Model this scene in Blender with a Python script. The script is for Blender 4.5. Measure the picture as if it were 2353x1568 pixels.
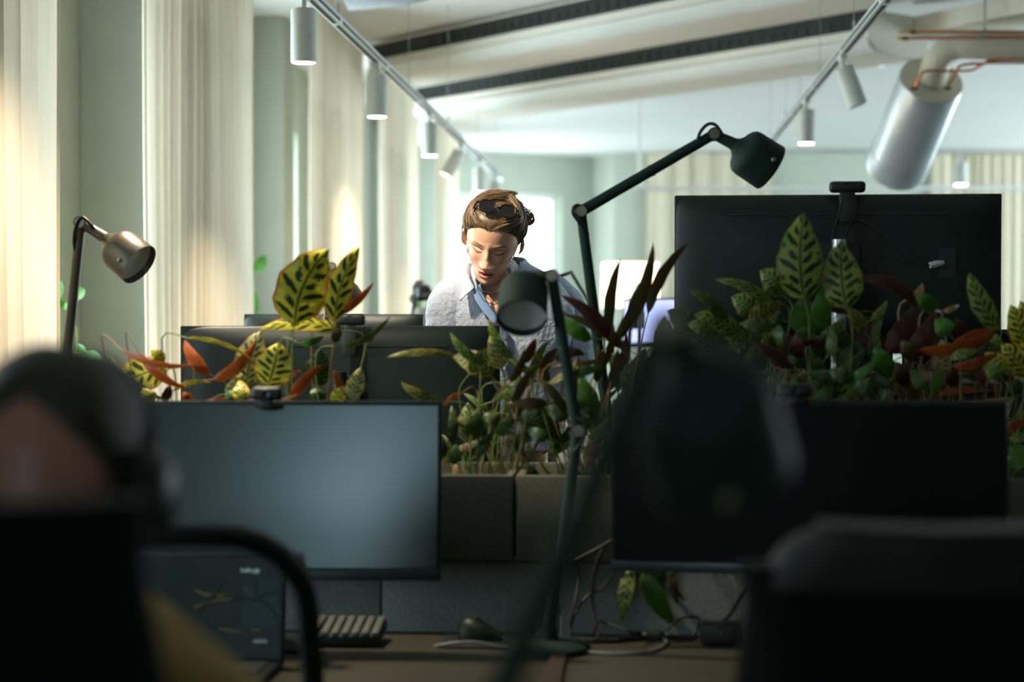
import bpy, bmesh, math, random
from mathutils import Vector, Matrix, Quaternion, noise
V = Vector
rnd = random.Random(7)
SC = bpy.context.scene
COL = SC.collection
for o in list(bpy.data.objects):
    bpy.data.objects.remove(o)

# ------------------------------------------------------------------ camera, world, exposure
CAM = V((0.0, 0.0, 1.42))
FPX = 4000.0
YAW = math.atan(283.0 / FPX)
PIT = math.atan(76.0 / FPX)
FWD = V((-math.sin(YAW) * math.cos(PIT), math.cos(YAW) * math.cos(PIT), -math.sin(PIT)))
RGT = V((math.cos(YAW), math.sin(YAW), 0.0))
UPV = RGT.cross(FWD)
cd = bpy.data.cameras.new('camera')
cd.sensor_width = 36.0
cd.lens = FPX / 2353.0 * 36.0
cd.dof.use_dof = True
cd.dof.focus_distance = 4.95
cd.dof.aperture_fstop = 2.0
cd.clip_end = 200
co = bpy.data.objects.new('camera', cd)
COL.objects.link(co)
co.matrix_world = Matrix(((RGT.x, UPV.x, -FWD.x, CAM.x), (RGT.y, UPV.y, -FWD.y, CAM.y), (RGT.z, UPV.z, -FWD.z, CAM.z), (0, 0, 0, 1)))
SC.camera = co

SC.view_settings.view_transform = 'Standard'
SC.view_settings.look = 'None'
SC.view_settings.exposure = 1.08
SC.view_settings.gamma = 1.0
SC.view_settings.use_curve_mapping = False
SC.cycles.use_denoising = True
SC.cycles.max_bounces = 10
SC.cycles.diffuse_bounces = 6
SC.cycles.transparent_max_bounces = 24
SC.cycles.sample_clamp_indirect = 6.0
SC.cycles.caustics_reflective = False
SC.cycles.caustics_refractive = False

SKY = 8.0           # strength of the overcast sky outside
LAMP_W = 36.0       # watts of one track spotlight
w = bpy.data.worlds.new('overcast_sky')
SC.world = w
w.use_nodes = True
bg = w.node_tree.nodes['Background']
bg.inputs[0].default_value = (0.86, 0.94, 1.0, 1)
bg.inputs[1].default_value = SKY


def at(px, py, d):
    """world point that stands d metres ahead of the camera in the direction measured on the photograph"""
    return CAM + d * (FWD + RGT * ((px - 1176.5) / FPX) + UPV * ((784.0 - py) / FPX))


def yat(px, X):
    r = (px - 1176.5) / FPX
    c, s = math.cos(YAW), math.sin(YAW)
    return X * (c + r * s) / (r * c - s)


def xat(px, Y):
    r = (px - 1176.5) / FPX
    c, s = math.cos(YAW), math.sin(YAW)
    return Y * (r * c - s) / (c + r * s)


# ------------------------------------------------------------------ materials
def lin(c):
    return tuple(((x / 255.0) / 12.92 if x <= 10 else ((x / 255.0 + 0.055) / 1.055) ** 2.4) for x in c)


def mat(name, rgb, rough=0.6, metal=0.0, var=0.12, scale=30.0, bump=0.0, transl=0.0, spec=0.5, emit=None, estr=0.0, alpha=None, coat=0.0, stretch=None):
    m = bpy.data.materials.new(name)
    m.use_nodes = True
    nt = m.node_tree
    N, L = nt.nodes, nt.links
    p = N['Principled BSDF']
    out = N['Material Output']
    c = lin(rgb)
    tc = N.new('ShaderNodeTexCoord')
    mp = N.new('ShaderNodeMapping')
    L.new(tc.outputs['Object'], mp.inputs[0])
    if stretch:
        mp.inputs['Scale'].default_value = stretch
    nz = N.new('ShaderNodeTexNoise')
    nz.inputs['Scale'].default_value = scale
    nz.inputs['Detail'].default_value = 4
    L.new(mp.outputs[0], nz.inputs['Vector'])
    rp = N.new('ShaderNodeValToRGB')
    rp.color_ramp.elements[0].color = (*[x * (1 - var) for x in c], 1)
    rp.color_ramp.elements[1].color = (*[min(1, x * (1 + var)) for x in c], 1)
    rp.color_ramp.elements[0].position = 0.3
    rp.color_ramp.elements[1].position = 0.7
    L.new(nz.outputs[0], rp.inputs[0])
    L.new(rp.outputs[0], p.inputs['Base Color'])
    p.inputs['Roughness'].default_value = rough
    p.inputs['Metallic'].default_value = metal
    p.inputs['Specular IOR Level'].default_value = spec
    p.inputs['Coat Weight'].default_value = coat
    if bump > 0:
        b = N.new('ShaderNodeBump')
        b.inputs['Strength'].default_value = bump
        b.inputs['Distance'].default_value = 0.003 if bump < 0.8 else 0.009
        L.new(nz.outputs[0], b.inputs['Height'])
        L.new(b.outputs[0], p.inputs['Normal'])
    if emit:
        p.inputs['Emission Color'].default_value = (*lin(emit), 1)
        p.inputs['Emission Strength'].default_value = estr
    sh = p.outputs[0]
    if transl > 0:
        t = N.new('ShaderNodeBsdfTranslucent')
        L.new(rp.outputs[0], t.inputs[0])
        mx = N.new('ShaderNodeMixShader')
        mx.inputs[0].default_value = transl
        L.new(sh, mx.inputs[1])
        L.new(t.outputs[0], mx.inputs[2])
        sh = mx.outputs[0]
    if alpha is not None:
        t = N.new('ShaderNodeBsdfTransparent')
        mx = N.new('ShaderNodeMixShader')
        mx.inputs[0].default_value = alpha
        L.new(t.outputs[0], mx.inputs[1])
        L.new(sh, mx.inputs[2])
        sh = mx.outputs[0]
    L.new(sh, out.inputs[0])
    return m


def math_node(nt, op, a, b=None, c=None):
    n = nt.nodes.new('ShaderNodeMath')
    n.operation = op
    for i, v in enumerate((a, b, c)):
        if v is None:
            continue
        if isinstance(v, (int, float)):
            n.inputs[i].default_value = v
        else:
            nt.links.new(v, n.inputs[i])
    return n.outputs[0]


def leaf_mat(name, base, base2, dark, edge, n=7.0, tr=0.3, amt=1.0):
    """prayer-plant leaf: dark feathered blotches along the side veins, a dark midrib and a coloured rim, laid out on the leaf's own UV"""
    m = bpy.data.materials.new(name)
    m.use_nodes = True
    nt = m.node_tree
    N, L = nt.nodes, nt.links
    p = N['Principled BSDF']
    uv = N.new('ShaderNodeUVMap')
    uv.uv_map = 'leaf'
    sp = N.new('ShaderNodeSeparateXYZ')
    L.new(uv.outputs[0], sp.inputs[0])
    nz = N.new('ShaderNodeTexNoise')
    nz.inputs['Scale'].default_value = 9
    L.new(uv.outputs[0], nz.inputs['Vector'])
    jit = math_node(nt, 'MULTIPLY', math_node(nt, 'SUBTRACT', nz.outputs[0], 0.5), 0.05)
    s = math_node(nt, 'ABSOLUTE', math_node(nt, 'MULTIPLY_ADD', sp.outputs[0], 2.0, -1.0))
    side = math_node(nt, 'GREATER_THAN', sp.outputs[0], 0.5)
    t = math_node(nt, 'SUBTRACT', sp.outputs[1], math_node(nt, 'MULTIPLY', s, 0.17))
    t = math_node(nt, 'ADD', math_node(nt, 'MULTIPLY', math_node(nt, 'ADD', t, jit), n), math_node(nt, 'MULTIPLY', side, 0.35))
    par = math_node(nt, 'MODULO', math_node(nt, 'FLOOR', math_node(nt, 'ADD', t, 20.0)), 2.0)
    fr = math_node(nt, 'SUBTRACT', math_node(nt, 'FRACT', t), 0.5)
    a = math_node(nt, 'POWER', math_node(nt, 'ABSOLUTE', math_node(nt, 'DIVIDE', fr, 0.30)), 2.0)
    # long blotches alternate with short ones
    cen = math_node(nt, 'MULTIPLY_ADD', par, -0.18, 0.50)
    hw = math_node(nt, 'MULTIPLY_ADD', par, -0.17, 0.40)
    b = math_node(nt, 'POWER', math_node(nt, 'ABSOLUTE', math_node(nt, 'DIVIDE', math_node(nt, 'SUBTRACT', s, cen), hw)), 2.0)
    d = math_node(nt, 'ADD', a, b)
    mr = N.new('ShaderNodeMapRange')
    mr.inputs['From Min'].default_value = 0.75
    mr.inputs['From Max'].default_value = 1.1
    mr.inputs['To Min'].default_value = amt
    mr.inputs['To Max'].default_value = 0.0
    L.new(d, mr.inputs[0])
    mid = math_node(nt, 'MULTIPLY', math_node(nt, 'LESS_THAN', s, 0.06), amt * 0.85)
    dk = math_node(nt, 'MAXIMUM', mr.outputs[0], mid)
    c0 = N.new('ShaderNodeMix')
    c0.data_type = 'RGBA'
    c0.inputs[6].default_value = (*lin(base), 1)
    c0.inputs[7].default_value = (*lin(base2), 1)
    oi = N.new('ShaderNodeObjectInfo')
    L.new(math_node(nt, 'MULTIPLY_ADD', oi.outputs['Random'], 0.7, math_node(nt, 'MULTIPLY', nz.outputs[0], 0.4)), c0.inputs[0])
    c1 = N.new('ShaderNodeMix')
    c1.data_type = 'RGBA'
    L.new(dk, c1.inputs[0])
    L.new(c0.outputs[2], c1.inputs[6])
    c1.inputs[7].default_value = (*lin(dark), 1)
    ed = N.new('ShaderNodeMapRange')
    ed.inputs['From Min'].default_value = 0.84
    ed.inputs['From Max'].default_value = 0.97
    L.new(math_node(nt, 'ADD', s, math_node(nt, 'MULTIPLY', jit, 1.5)), ed.inputs[0])
    c2 = N.new('ShaderNodeMix')
    c2.data_type = 'RGBA'
    L.new(ed.outputs[0], c2.inputs[0])
    L.new(c1.outputs[2], c2.inputs[6])
    c2.inputs[7].default_value = (*lin(edge), 1)
    L.new(c2.outputs[2], p.inputs['Base Color'])
    p.inputs['Roughness'].default_value = 0.42
    bp = N.new('ShaderNodeBump')
    bp.inputs['Strength'].default_value = 0.25
    bp.inputs['Distance'].default_value = 0.002
    L.new(math_node(nt, 'ABSOLUTE', fr), bp.inputs['Height'])
    L.new(bp.outputs[0], p.inputs['Normal'])
    tl = N.new('ShaderNodeBsdfTranslucent')
    L.new(c2.outputs[2], tl.inputs[0])
    mx = N.new('ShaderNodeMixShader')
    mx.inputs[0].default_value = tr
    L.new(p.outputs[0], mx.inputs[1])
    L.new(tl.outputs[0], mx.inputs[2])
    L.new(mx.outputs[0], N['Material Output'].inputs[0])
    return m


def tint_mat(name, rough, var_scale=120.0, sss=0.0, bump=0.05):
    """surface whose own colours and painted crease shade are stored on the mesh in the attribute 'tint'"""
    m = bpy.data.materials.new(name)
    m.use_nodes = True
    nt = m.node_tree
    p = nt.nodes['Principled BSDF']
    a = nt.nodes.new('ShaderNodeAttribute')
    a.attribute_name = 'tint'
    nz = nt.nodes.new('ShaderNodeTexNoise')
    nz.inputs['Scale'].default_value = var_scale
    mx = nt.nodes.new('ShaderNodeMix')
    mx.data_type = 'RGBA'
    mx.blend_type = 'MULTIPLY'
    mx.inputs[0].default_value = 0.18
    nt.links.new(a.outputs['Color'], mx.inputs[6])
    nt.links.new(nz.outputs[0], mx.inputs[7])
    nt.links.new(mx.outputs[2], p.inputs['Base Color'])
    p.inputs['Roughness'].default_value = rough
    if sss:
        p.inputs['Subsurface Weight'].default_value = sss
        p.inputs['Subsurface Radius'].default_value = (0.012, 0.005, 0.003)
        p.inputs['Subsurface Scale'].default_value = 0.5
    b = nt.nodes.new('ShaderNodeBump')
    b.inputs['Strength'].default_value = bump
    b.inputs['Distance'].default_value = 0.001
    nt.links.new(nz.outputs[0], b.inputs['Height'])
    nt.links.new(b.outputs[0], p.inputs['Normal'])
    return m


MT = dict(
    sage=mat('sage_wall_paint', (174, 180, 169), 0.75, var=0.03, scale=4, spec=0.25),
    ceil=mat('white_ceiling_paint', (226, 228, 228), 0.8, var=0.02, scale=2, spec=0.2),
    floor=mat('grey_carpet', (92, 96, 94), 0.95, var=0.2, scale=90, spec=0.1),
    white=mat('white_frame_paint', (228, 230, 228), 0.4, var=0.03),
    curtain=mat('cream_sheer_fabric', (216, 206, 186), 0.9, var=0.05, scale=60, transl=0.25, spec=0.1, stretch=(1, 1, 0.05)),
    curtain_far=mat('cream_curtain_fabric', (226, 218, 198), 0.9, var=0.05, scale=60, transl=0.30, spec=0.1, stretch=(1, 1, 0.05)),
    track=mat('white_track_aluminium', (214, 220, 220), 0.35, 0.35, var=0.03),
    spot=mat('grey_white_spotlight_shell', (202, 208, 204), 0.55, var=0.03),
    lens=mat('lit_spotlight_lens', (255, 250, 240), 0.5, emit=(255, 240, 220), estr=14.0),
    dim=mat('unlit_spotlight_lens', (190, 195, 190), 0.3),
    slot=mat('dark_slot', (22, 34, 32), 0.6),
    beam=mat('white_chilled_beam_steel', (216, 212, 200), 0.6, var=0.03, spec=0.4),
    duct=mat('galvanised_duct_steel', (196, 206, 214), 0.34, 0.55, var=0.05, scale=12),
    bduct=mat('warm_tinted_duct', (210, 204, 188), 0.5, var=0.03),  # beige stands for the warm light falling on the duct metal
    copper=mat('copper_pipe', (196, 118, 84), 0.35, 0.9, var=0.1),
    brass=mat('brass_valve', (150, 128, 52), 0.35, 0.9),
    wire=mat('steel_wire', (150, 156, 150), 0.4, 0.8),
    lampg=mat('matt_green_black_lamp_metal', (30, 50, 44), 0.7, 0.0, var=0.10, scale=250, bump=0.08, spec=0.2),
    lampb=mat('bronze_grey_lamp_metal', (84, 78, 66), 0.42, 0.45, var=0.10, scale=250, bump=0.08),
    lampd=mat('dark_lamp_metal', (24, 30, 28), 0.5, 0.2),
    lampin=mat('frosted_lamp_diffuser', (214, 222, 222), 0.55, var=0.04),
    pin=mat('polished_joint_disc', (150, 146, 128), 0.3, 0.85),
    gold=mat('gold', (206, 170, 96), 0.25, 1.0),
    silver=mat('silver', (190, 190, 195), 0.2, 1.0),
    black=mat('black_plastic', (20, 29, 26), 0.5, var=0.15),
    gblack=mat('charcoal_monitor_plastic', (22, 35, 31), 0.46, var=0.08, scale=120, spec=0.35),
    screen=mat('matt_screen_glass', (8, 17, 19), 0.23, var=0.05, spec=0.9),
    screend=mat('black_screen_glass', (5, 9, 8), 0.4, var=0.05, spec=0.15),
    chin=mat('screen_bezel_plastic', (32, 50, 52), 0.35, var=0.05),
    felt=mat('grey_green_felt_planter', (98, 98, 84), 0.95, var=0.22, scale=260, bump=0.3, spec=0.1),
    panel=mat('blue_grey_felt_divider', (140, 150, 150), 0.95, var=0.22, scale=300, bump=0.3, spec=0.1),
    soil=mat('potting_soil', (52, 40, 30), 0.95, var=0.5, scale=120, bump=0.6),
    desk=mat('brown_linoleum_desktop', (62, 58, 46), 0.55, var=0.08, scale=20, spec=0.35),
    steel=mat('dark_steel_leg', (40, 46, 44), 0.45, 0.5),
    chair=mat('black_chair_fabric', (14, 20, 18), 0.9, var=0.2, scale=300, bump=0.2, spec=0.15),
    chairp=mat('dark_chair_plastic', (18, 28, 25), 0.65, var=0.1, spec=0.35),
    net=mat('black_chair_net', (10, 16, 14), 0.9, alpha=0.30, spec=0.1),
    stemg=mat('green_plant_stem', (104, 122, 50), 0.55, transl=0.15),
    stemb=mat('brown_plant_stem', (120, 84, 46), 0.55),
    rubber=mat('glossy_green_leaf', (60, 112, 36), 0.4, var=0.2, transl=0.15),
    shirt=mat('pale_blue_crinkled_cotton', (192, 204, 224), 0.85, var=0.05, scale=75, bump=0.9, transl=0.12, spec=0.15),
    shirtin=mat('blue_shaded_cotton_inside', (150, 182, 224), 0.85, var=0.05, scale=160, transl=0.2, spec=0.15),  # bluer copy of the shirt cotton, shade put into its colour
    trousers=mat('black_trouser_cloth', (20, 24, 26), 0.9, var=0.1),
    shoe=mat('black_shoe_leather', (18, 18, 18), 0.4),
    hair=mat('dark_blonde_hair', (94, 76, 55), 0.42, var=0.35, scale=160, spec=0.4, stretch=(1, 1, 0.3)),
    hair2=mat('light_blonde_hair', (126, 103, 74), 0.42, var=0.25, scale=160, spec=0.4),
    hairm=mat('dark_brown_hair', (40, 34, 22), 0.6, var=0.4, scale=220, bump=0.4),
    skin=tint_mat('skin', 0.45, sss=0.12),
    tan=mat('tan_cotton_shirt', (158, 128, 80), 0.9, var=0.12, scale=40, bump=0.2, spec=0.1),
    tort=mat('dark_tortoiseshell', (22, 24, 22), 0.18, var=0.6, scale=60),
    sung=mat('smoked_sunglass_lens', (26, 20, 22), 0.08, var=0.1, spec=0.7),
    shade=mat('lit_white_lampshade', (250, 236, 214), 0.8, emit=(255, 222, 186), estr=1.6),
    shadep=mat('lit_peach_lampshade', (244, 214, 180), 0.8, emit=(255, 214, 170), estr=0.9),
    lav=mat('lit_lavender_screen', (190, 196, 240), 0.4, emit=(176, 186, 246), estr=1.0),
    cable=mat('black_cable_rubber', (16, 24, 22), 0.5),
    gcable=mat('grey_cable_rubber', (120, 132, 128), 0.45),
    leather=mat('brown_leather_strap', (52, 36, 26), 0.6, var=0.2),
    keycap=mat('grey_keycap', (96, 102, 96), 0.5),
    wpaper=mat('dim_laptop_picture', (10, 22, 21), 0.35, emit=(18, 38, 36), estr=0.2, var=0.3, scale=6),
    wsky=mat('dim_laptop_picture_sky', (12, 30, 36), 0.35, emit=(18, 46, 54), estr=0.2),
    wdark=mat('dark_branch_in_picture', (4, 14, 12), 0.5, emit=(4, 12, 10), estr=0.2),
    wtext=mat('pale_screen_text', (150, 170, 165), 0.5, emit=(150, 175, 170), estr=0.45),
    wgold=mat('gold_grass_in_picture', (120, 110, 60), 0.5, emit=(120, 108, 56), estr=0.25),
    glass=None, terr=mat('white_glazed_pot', (206, 208, 200), 0.35),
    label=mat('white_plug', (210, 212, 208), 0.4),
    wood=mat('dark_wood', (92, 66, 42), 0.5, var=0.3, scale=14, stretch=(1, 8, 1)),
    brand=mat('embossed_grey_letter', (92, 112, 110), 0.35),
)

MT['screen'].node_tree.nodes['Principled BSDF'].inputs['Specular Tint'].default_value = (0.70, 0.92, 1.0, 1)   # blue of the reflected daylight put into the specular tint


def glass_mat():
    m = bpy.data.materials.new('clear_window_glass')
    m.use_nodes = True
    nt = m.node_tree
    g = nt.nodes.new('ShaderNodeBsdfGlossy')
    g.inputs['Roughness'].default_value = 0.02
    t = nt.nodes.new('ShaderNodeBsdfTransparent')
    t.inputs[0].default_value = (0.93, 0.97, 0.96, 1)
    mx = nt.nodes.new('ShaderNodeMixShader')
    mx.inputs[0].default_value = 0.06
    nt.links.new(t.outputs[0], mx.inputs[1])
    nt.links.new(g.outputs[0], mx.inputs[2])
    nt.links.new(mx.outputs[0], nt.nodes['Material Output'].inputs[0])
    return m


MT['glass'] = glass_mat()
LM = dict(
    Y=leaf_mat('yellow_prayer_leaf', (206, 200, 40), (226, 216, 90), (40, 62, 14), (196, 96, 20), n=7, tr=0.3),
    P=leaf_mat('pale_prayer_leaf', (176, 182, 110), (196, 190, 120), (62, 92, 78), (170, 130, 70), n=8, tr=0.3),
    K=leaf_mat('dimmed_yellow_prayer_leaf', (150, 142, 48), (124, 128, 46), (46, 54, 20), (112, 92, 40), n=7.5, tr=0.28),  # yellow leaf darkened to olive, imitating weaker light on it
    G=leaf_mat('green_prayer_leaf', (118, 150, 56), (140, 158, 74), (22, 50, 20), (110, 110, 40), n=7.5, tr=0.28),
    D=leaf_mat('dark_prayer_leaf', (70, 104, 44), (84, 110, 48), (20, 42, 18), (60, 70, 28), n=10, tr=0.25),
    B=leaf_mat('olive_brown_leaf_back', (92, 84, 36), (84, 64, 32), (60, 48, 22), (70, 62, 26), n=10, tr=0.25, amt=0.4),
    O=leaf_mat('orange_leaf_back', (190, 96, 36), (168, 74, 28), (110, 44, 20), (196, 120, 50), n=10, tr=0.35, amt=0.5),
    M=leaf_mat('maroon_leaf_back', (82, 36, 22), (66, 30, 20), (62, 22, 18), (110, 56, 30), n=10, tr=0.25, amt=0.4),
    T=leaf_mat('tan_dry_leaf', (186, 144, 88), (160, 124, 84), (140, 104, 64), (180, 140, 90), n=5, tr=0.2, amt=0.3),
    N=leaf_mat('plain_green_leaf', (66, 116, 32), (82, 128, 40), (48, 98, 26), (90, 150, 60), n=10, tr=0.35, amt=0.35),
)
UNDER = dict(Y='P', K='B', P='P', G='B', D='B', B='D', O='Y', M='D', T='T', N='N')


# ------------------------------------------------------------------ mesh helpers
class MB:
    def __init__(self):
        self.v, self.f, self.m, self.sm, self.col = [], [], [], [], None

    def add(self, vs, fs, mi=0, smooth=True):
        n = len(self.v)
        self.v += [tuple(x) for x in vs]
        for f in fs:
            self.f.append(tuple(i + n for i in f))
            self.m.append(mi)
            self.sm.append(smooth)
        return self

    def box(self, c, s, rot=None, mi=0, bev=0.0, seg=2):
        c = V(c)
        if bev > 0:
            bm = bmesh.new()
            bmesh.ops.create_cube(bm, size=1.0)
            for v in bm.verts:
                v.co = V((v.co.x * s[0], v.co.y * s[1], v.co.z * s[2]))
            bmesh.ops.bevel(bm, geom=list(bm.edges), offset=min(bev, 0.49 * min(s)), segments=seg, profile=0.5, affect='EDGES')
            bm.verts.ensure_lookup_table()
            vs = [v.co.copy() for v in bm.verts]
            fs = [[v.index for v in f.verts] for f in bm.faces]
            bm.free()
        else:
            vs = [V((x * s[0] / 2, y * s[1] / 2, z * s[2] / 2)) for x in (-1, 1) for y in (-1, 1) for z in (-1, 1)]
            fs = [(0, 1, 3, 2), (4, 6, 7, 5), (0, 4, 5, 1), (2, 3, 7, 6), (0, 2, 6, 4), (1, 5, 7, 3)]
        if rot is not None:
            vs = [rot @ v for v in vs]
        return self.add([v + c for v in vs], fs, mi, bev > 0)

    def loft(self, rings, closed=True, cap=True, mi=0, smooth=True):
        n = len(rings[0])
        vs = [p for r in rings for p in r]
        fs = []
        for i in range(len(rings) - 1):
            for j in range(n if closed else n - 1):
                k = (j + 1) % n
                fs.append((i * n + j, i * n + k, (i + 1) * n + k, (i + 1) * n + j))
        if cap and closed:
            fs.append(tuple(range(n - 1, -1, -1)))
            fs.append(tuple((len(rings) - 1) * n + j for j in range(n)))
        return self.add(vs, fs, mi, smooth)

    def tube(self, pts, r, seg=8, mi=0, flat=1.0, up=None):
        pts = [V(p) for p in pts]
        rs = r if isinstance(r, (list, tuple)) else [r] * len(pts)
        rings = []
        nrm = None
        for i, p in enumerate(pts):
            t = (pts[min(i + 1, len(pts) - 1)] - pts[max(i - 1, 0)])
            if t.length < 1e-9:
                t = V((0, 0, 1))
            t.normalize()
            if nrm is None:
                a = V(up) if up is not None else (V((0, 0, 1)) if abs(t.z) < 0.9 else V((1, 0, 0)))
                nrm = (a - t * a.dot(t)).normalized()
            else:
                nrm = nrm - t * nrm.dot(t)
                if nrm.length < 1e-6:
                    nrm = t.orthogonal()
                nrm.normalize()
            b = t.cross(nrm)
            rings.append([p + (nrm * math.cos(2 * math.pi * k / seg) * flat + b * math.sin(2 * math.pi * k / seg)) * rs[i] for k in range(seg)])
        return self.loft(rings, mi=mi)

    def lathe(self, prof, M, seg=28, mi=0, cap=False):
        """profile of (distance along local z, radius)"""
        rings = [[M @ V((r * math.cos(2 * math.pi * k / seg), r * math.sin(2 * math.pi * k / seg), z)) for k in range(seg)] for z, r in prof]
        return self.loft(rings, cap=cap, mi=mi)

    def ball(self, c, s, rot=None, nu=16, nv=10, mi=0):
        c = V(c)
        rings = []
        for i in range(nv + 1):
            ph = math.pi * i / nv
            ring = []
            for k in range(nu):
                th = 2 * math.pi * k / nu
                p = V((s[0] * math.sin(ph) * math.cos(th), s[1] * math.sin(ph) * math.sin(th), s[2] * math.cos(ph)))
                ring.append(c + (rot @ p if rot is not None else p))
            rings.append(ring)
        return self.loft(rings, cap=False, mi=mi)

    def build(self, name, mats, parent=None, inv=None, sharp=40, uvs=None):
        me = bpy.data.meshes.new(name)
        me.from_pydata(self.v, [], self.f)
        if not isinstance(mats, (list, tuple)):
            mats = [mats]
        for m in mats:
            me.materials.append(m)
        me.polygons.foreach_set('material_index', self.m)
        me.polygons.foreach_set('use_smooth', self.sm)
        if uvs is not None:
            ul = me.uv_layers.new(name='leaf')
            for lp in me.loops:
                ul.data[lp.index].uv = uvs[lp.vertex_index]
        if self.col is not None:
            ca = me.color_attributes.new('tint', 'FLOAT_COLOR', 'POINT')
            for i, c in enumerate(self.col):
                ca.data[i].color = (*c, 1)
        me.update()
        bm = bmesh.new()
        bm.from_mesh(me)
        bmesh.ops.recalc_face_normals(bm, faces=bm.faces) if sharp > 0 else None
        bm.to_mesh(me)
        bm.free()
        if sharp > 0:
            me.set_sharp_from_angle(angle=math.radians(sharp))
        o = bpy.data.objects.new(name, me)
        COL.objects.link(o)
        if parent is not None:
            attach(o, parent)
        return o


ROOTM = {}


def attach(o, parent):
    o.parent = parent
    if parent.name in ROOTM:
        o.matrix_parent_inverse = ROOTM[parent.name].inverted()


def tag(o, label=None, cat=None, group=None, kind=None):
    if label:
        o['label'] = label
    if cat:
        o['category'] = cat
    if group:
        o['group'] = group
    if kind:
        o['kind'] = kind
    return o


def thing(name, label, cat, loc, group=None):
    e = bpy.data.objects.new(name, None)
    COL.objects.link(e)
    e.location = V(loc)
    e.empty_display_size = 0.05
    ROOTM[e.name] = Matrix.Translation(V(loc))
    return tag(e, label, cat, group)


def frame(z, x=None):
    """rotation whose local z runs along z"""
    z = V(z).normalized()
    if x is None:
        x = V((1, 0, 0)) if abs(z.x) < 0.9 else V((0, 1, 0))
    x = (V(x) - z * V(x).dot(z)).normalized()
    y = z.cross(x)
    return Matrix(((x.x, y.x, z.x, 0), (x.y, y.y, z.y, 0), (x.z, y.z, z.z, 0), (0, 0, 0, 1)))


def bez(a, b, c, n):
    a, b, c = V(a), V(b), V(c)
    return [a * (1 - t) ** 2 + b * 2 * t * (1 - t) + c * t * t for t in [i / n for i in range(n + 1)]]


def spline(pts, n=6):
    """smooth curve through the points"""
    pts = [V(p) for p in pts]
    out = []
    for i in range(len(pts) - 1):
        p0, p1, p2, p3 = pts[max(i - 1, 0)], pts[i], pts[i + 1], pts[min(i + 2, len(pts) - 1)]
        for k in range(n):
            t = k / n
            out.append(0.5 * ((2 * p1) + (p2 - p0) * t + (2 * p0 - 5 * p1 + 4 * p2 - p3) * t * t + (3 * p1 - p0 - 3 * p2 + p3) * t ** 3))
    out.append(pts[-1])
    return out


def struct(o):
    o['kind'] = 'structure'
    return o


def area(name, loc, rot, sx, sy, portal=True, watts=0, color=(1, 1, 1)):
    l = bpy.data.lights.new(name, 'AREA')
    l.shape = 'RECTANGLE'
    l.size, l.size_y = sx, sy
    l.energy = watts
    l.color = color
    if portal:
        l.cycles.is_portal = True
    o = bpy.data.objects.new(name, l)
    o.location = loc
    o.rotation_euler = rot
    COL.objects.link(o)
    return o

# ------------------------------------------------------------------ room shell
XW, CEIL, YN, XR = -2.465, 3.18, -4.0, 7.5
struct(MB().box((2.4, 8.2, -0.05), (10.8, 25.4, 0.1)).build('floor', MT['floor']))
struct(MB().box((2.4, 8.2, CEIL + 0.1), (10.8, 25.4, 0.2)).build('ceiling', MT['ceil']))

WINS = [(2.6, 3.35), (5.45, 6.75), (8.4, 9.7), (11.3, 12.6), (14.0, 15.65), (16.8, 18.8)]
Z0, Z1 = 0.86, 2.69
wl = MB()
ys = [YN] + [y for p in WINS for y in p] + [20.9]
wl.box((XW - 0.15, (YN + 20.9) / 2, Z0 / 2), (0.3, 20.9 - YN, Z0))
wl.box((XW - 0.15, (YN + 20.9) / 2, (Z1 + CEIL) / 2), (0.3, 20.9 - YN, CEIL - Z1))
for i in range(0, len(ys), 2):
    wl.box((XW - 0.15, (ys[i] + ys[i + 1]) / 2, (Z0 + Z1) / 2), (0.3, ys[i + 1] - ys[i], Z1 - Z0))
wall_left = struct(wl.build('wall_left', MT['sage']))
for y in (1.9, 4.75, 7.6, 10.4, 13.3, 16.1):
    MB().box((XW + 0.1775, y + 0.15, CEIL / 2), (0.355, 0.3, CEIL), bev=0.008).build('pier', MT['sage'], wall_left)


def window(idx, c, wid, z0, z1, rz):
    """frame, mullion, pane and sill of one window; local y runs along the wall, local +x into the room"""
    R = Matrix.Rotation(rz, 3, 'Z')
    h = z1 - z0
    zc = (z0 + z1) / 2
    c = V((c[0], c[1], zc))
    b = MB()
    for s in (-1, 1):
        b.box(c + R @ V((-0.16, s * (wid / 2 - 0.035), 0)), (0.08, 0.07, h), R)
        b.box(c + R @ V((-0.16, 0, s * (h / 2 - 0.035))), (0.08, wid - 0.14, 0.07), R)
    b.box(c + R @ V((-0.16, 0, 0.32)), (0.06, wid - 0.14, 0.05), R)
    o = struct(b.build('window_%d' % idx, MT['white']))
    MB().box(c + R @ V((-0.175, 0, 0)), (0.008, wid - 0.14, h - 0.14), R).build('pane', MT['glass'], o)
    MB().box(c + R @ V((0.01, 0, -h / 2 - 0.015)), (0.34, wid, 0.03), R, bev=0.005).build('sill', MT['white'], o)
    area('window_portal', c + R @ V((-0.28, 0, 0)), (0, -math.pi / 2, rz), h, wid)
    return o


k = 1
for a, b_ in WINS:
    window(k, (XW, (a + b_) / 2), b_ - a, Z0, Z1, 0.0)
    k += 1


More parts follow.
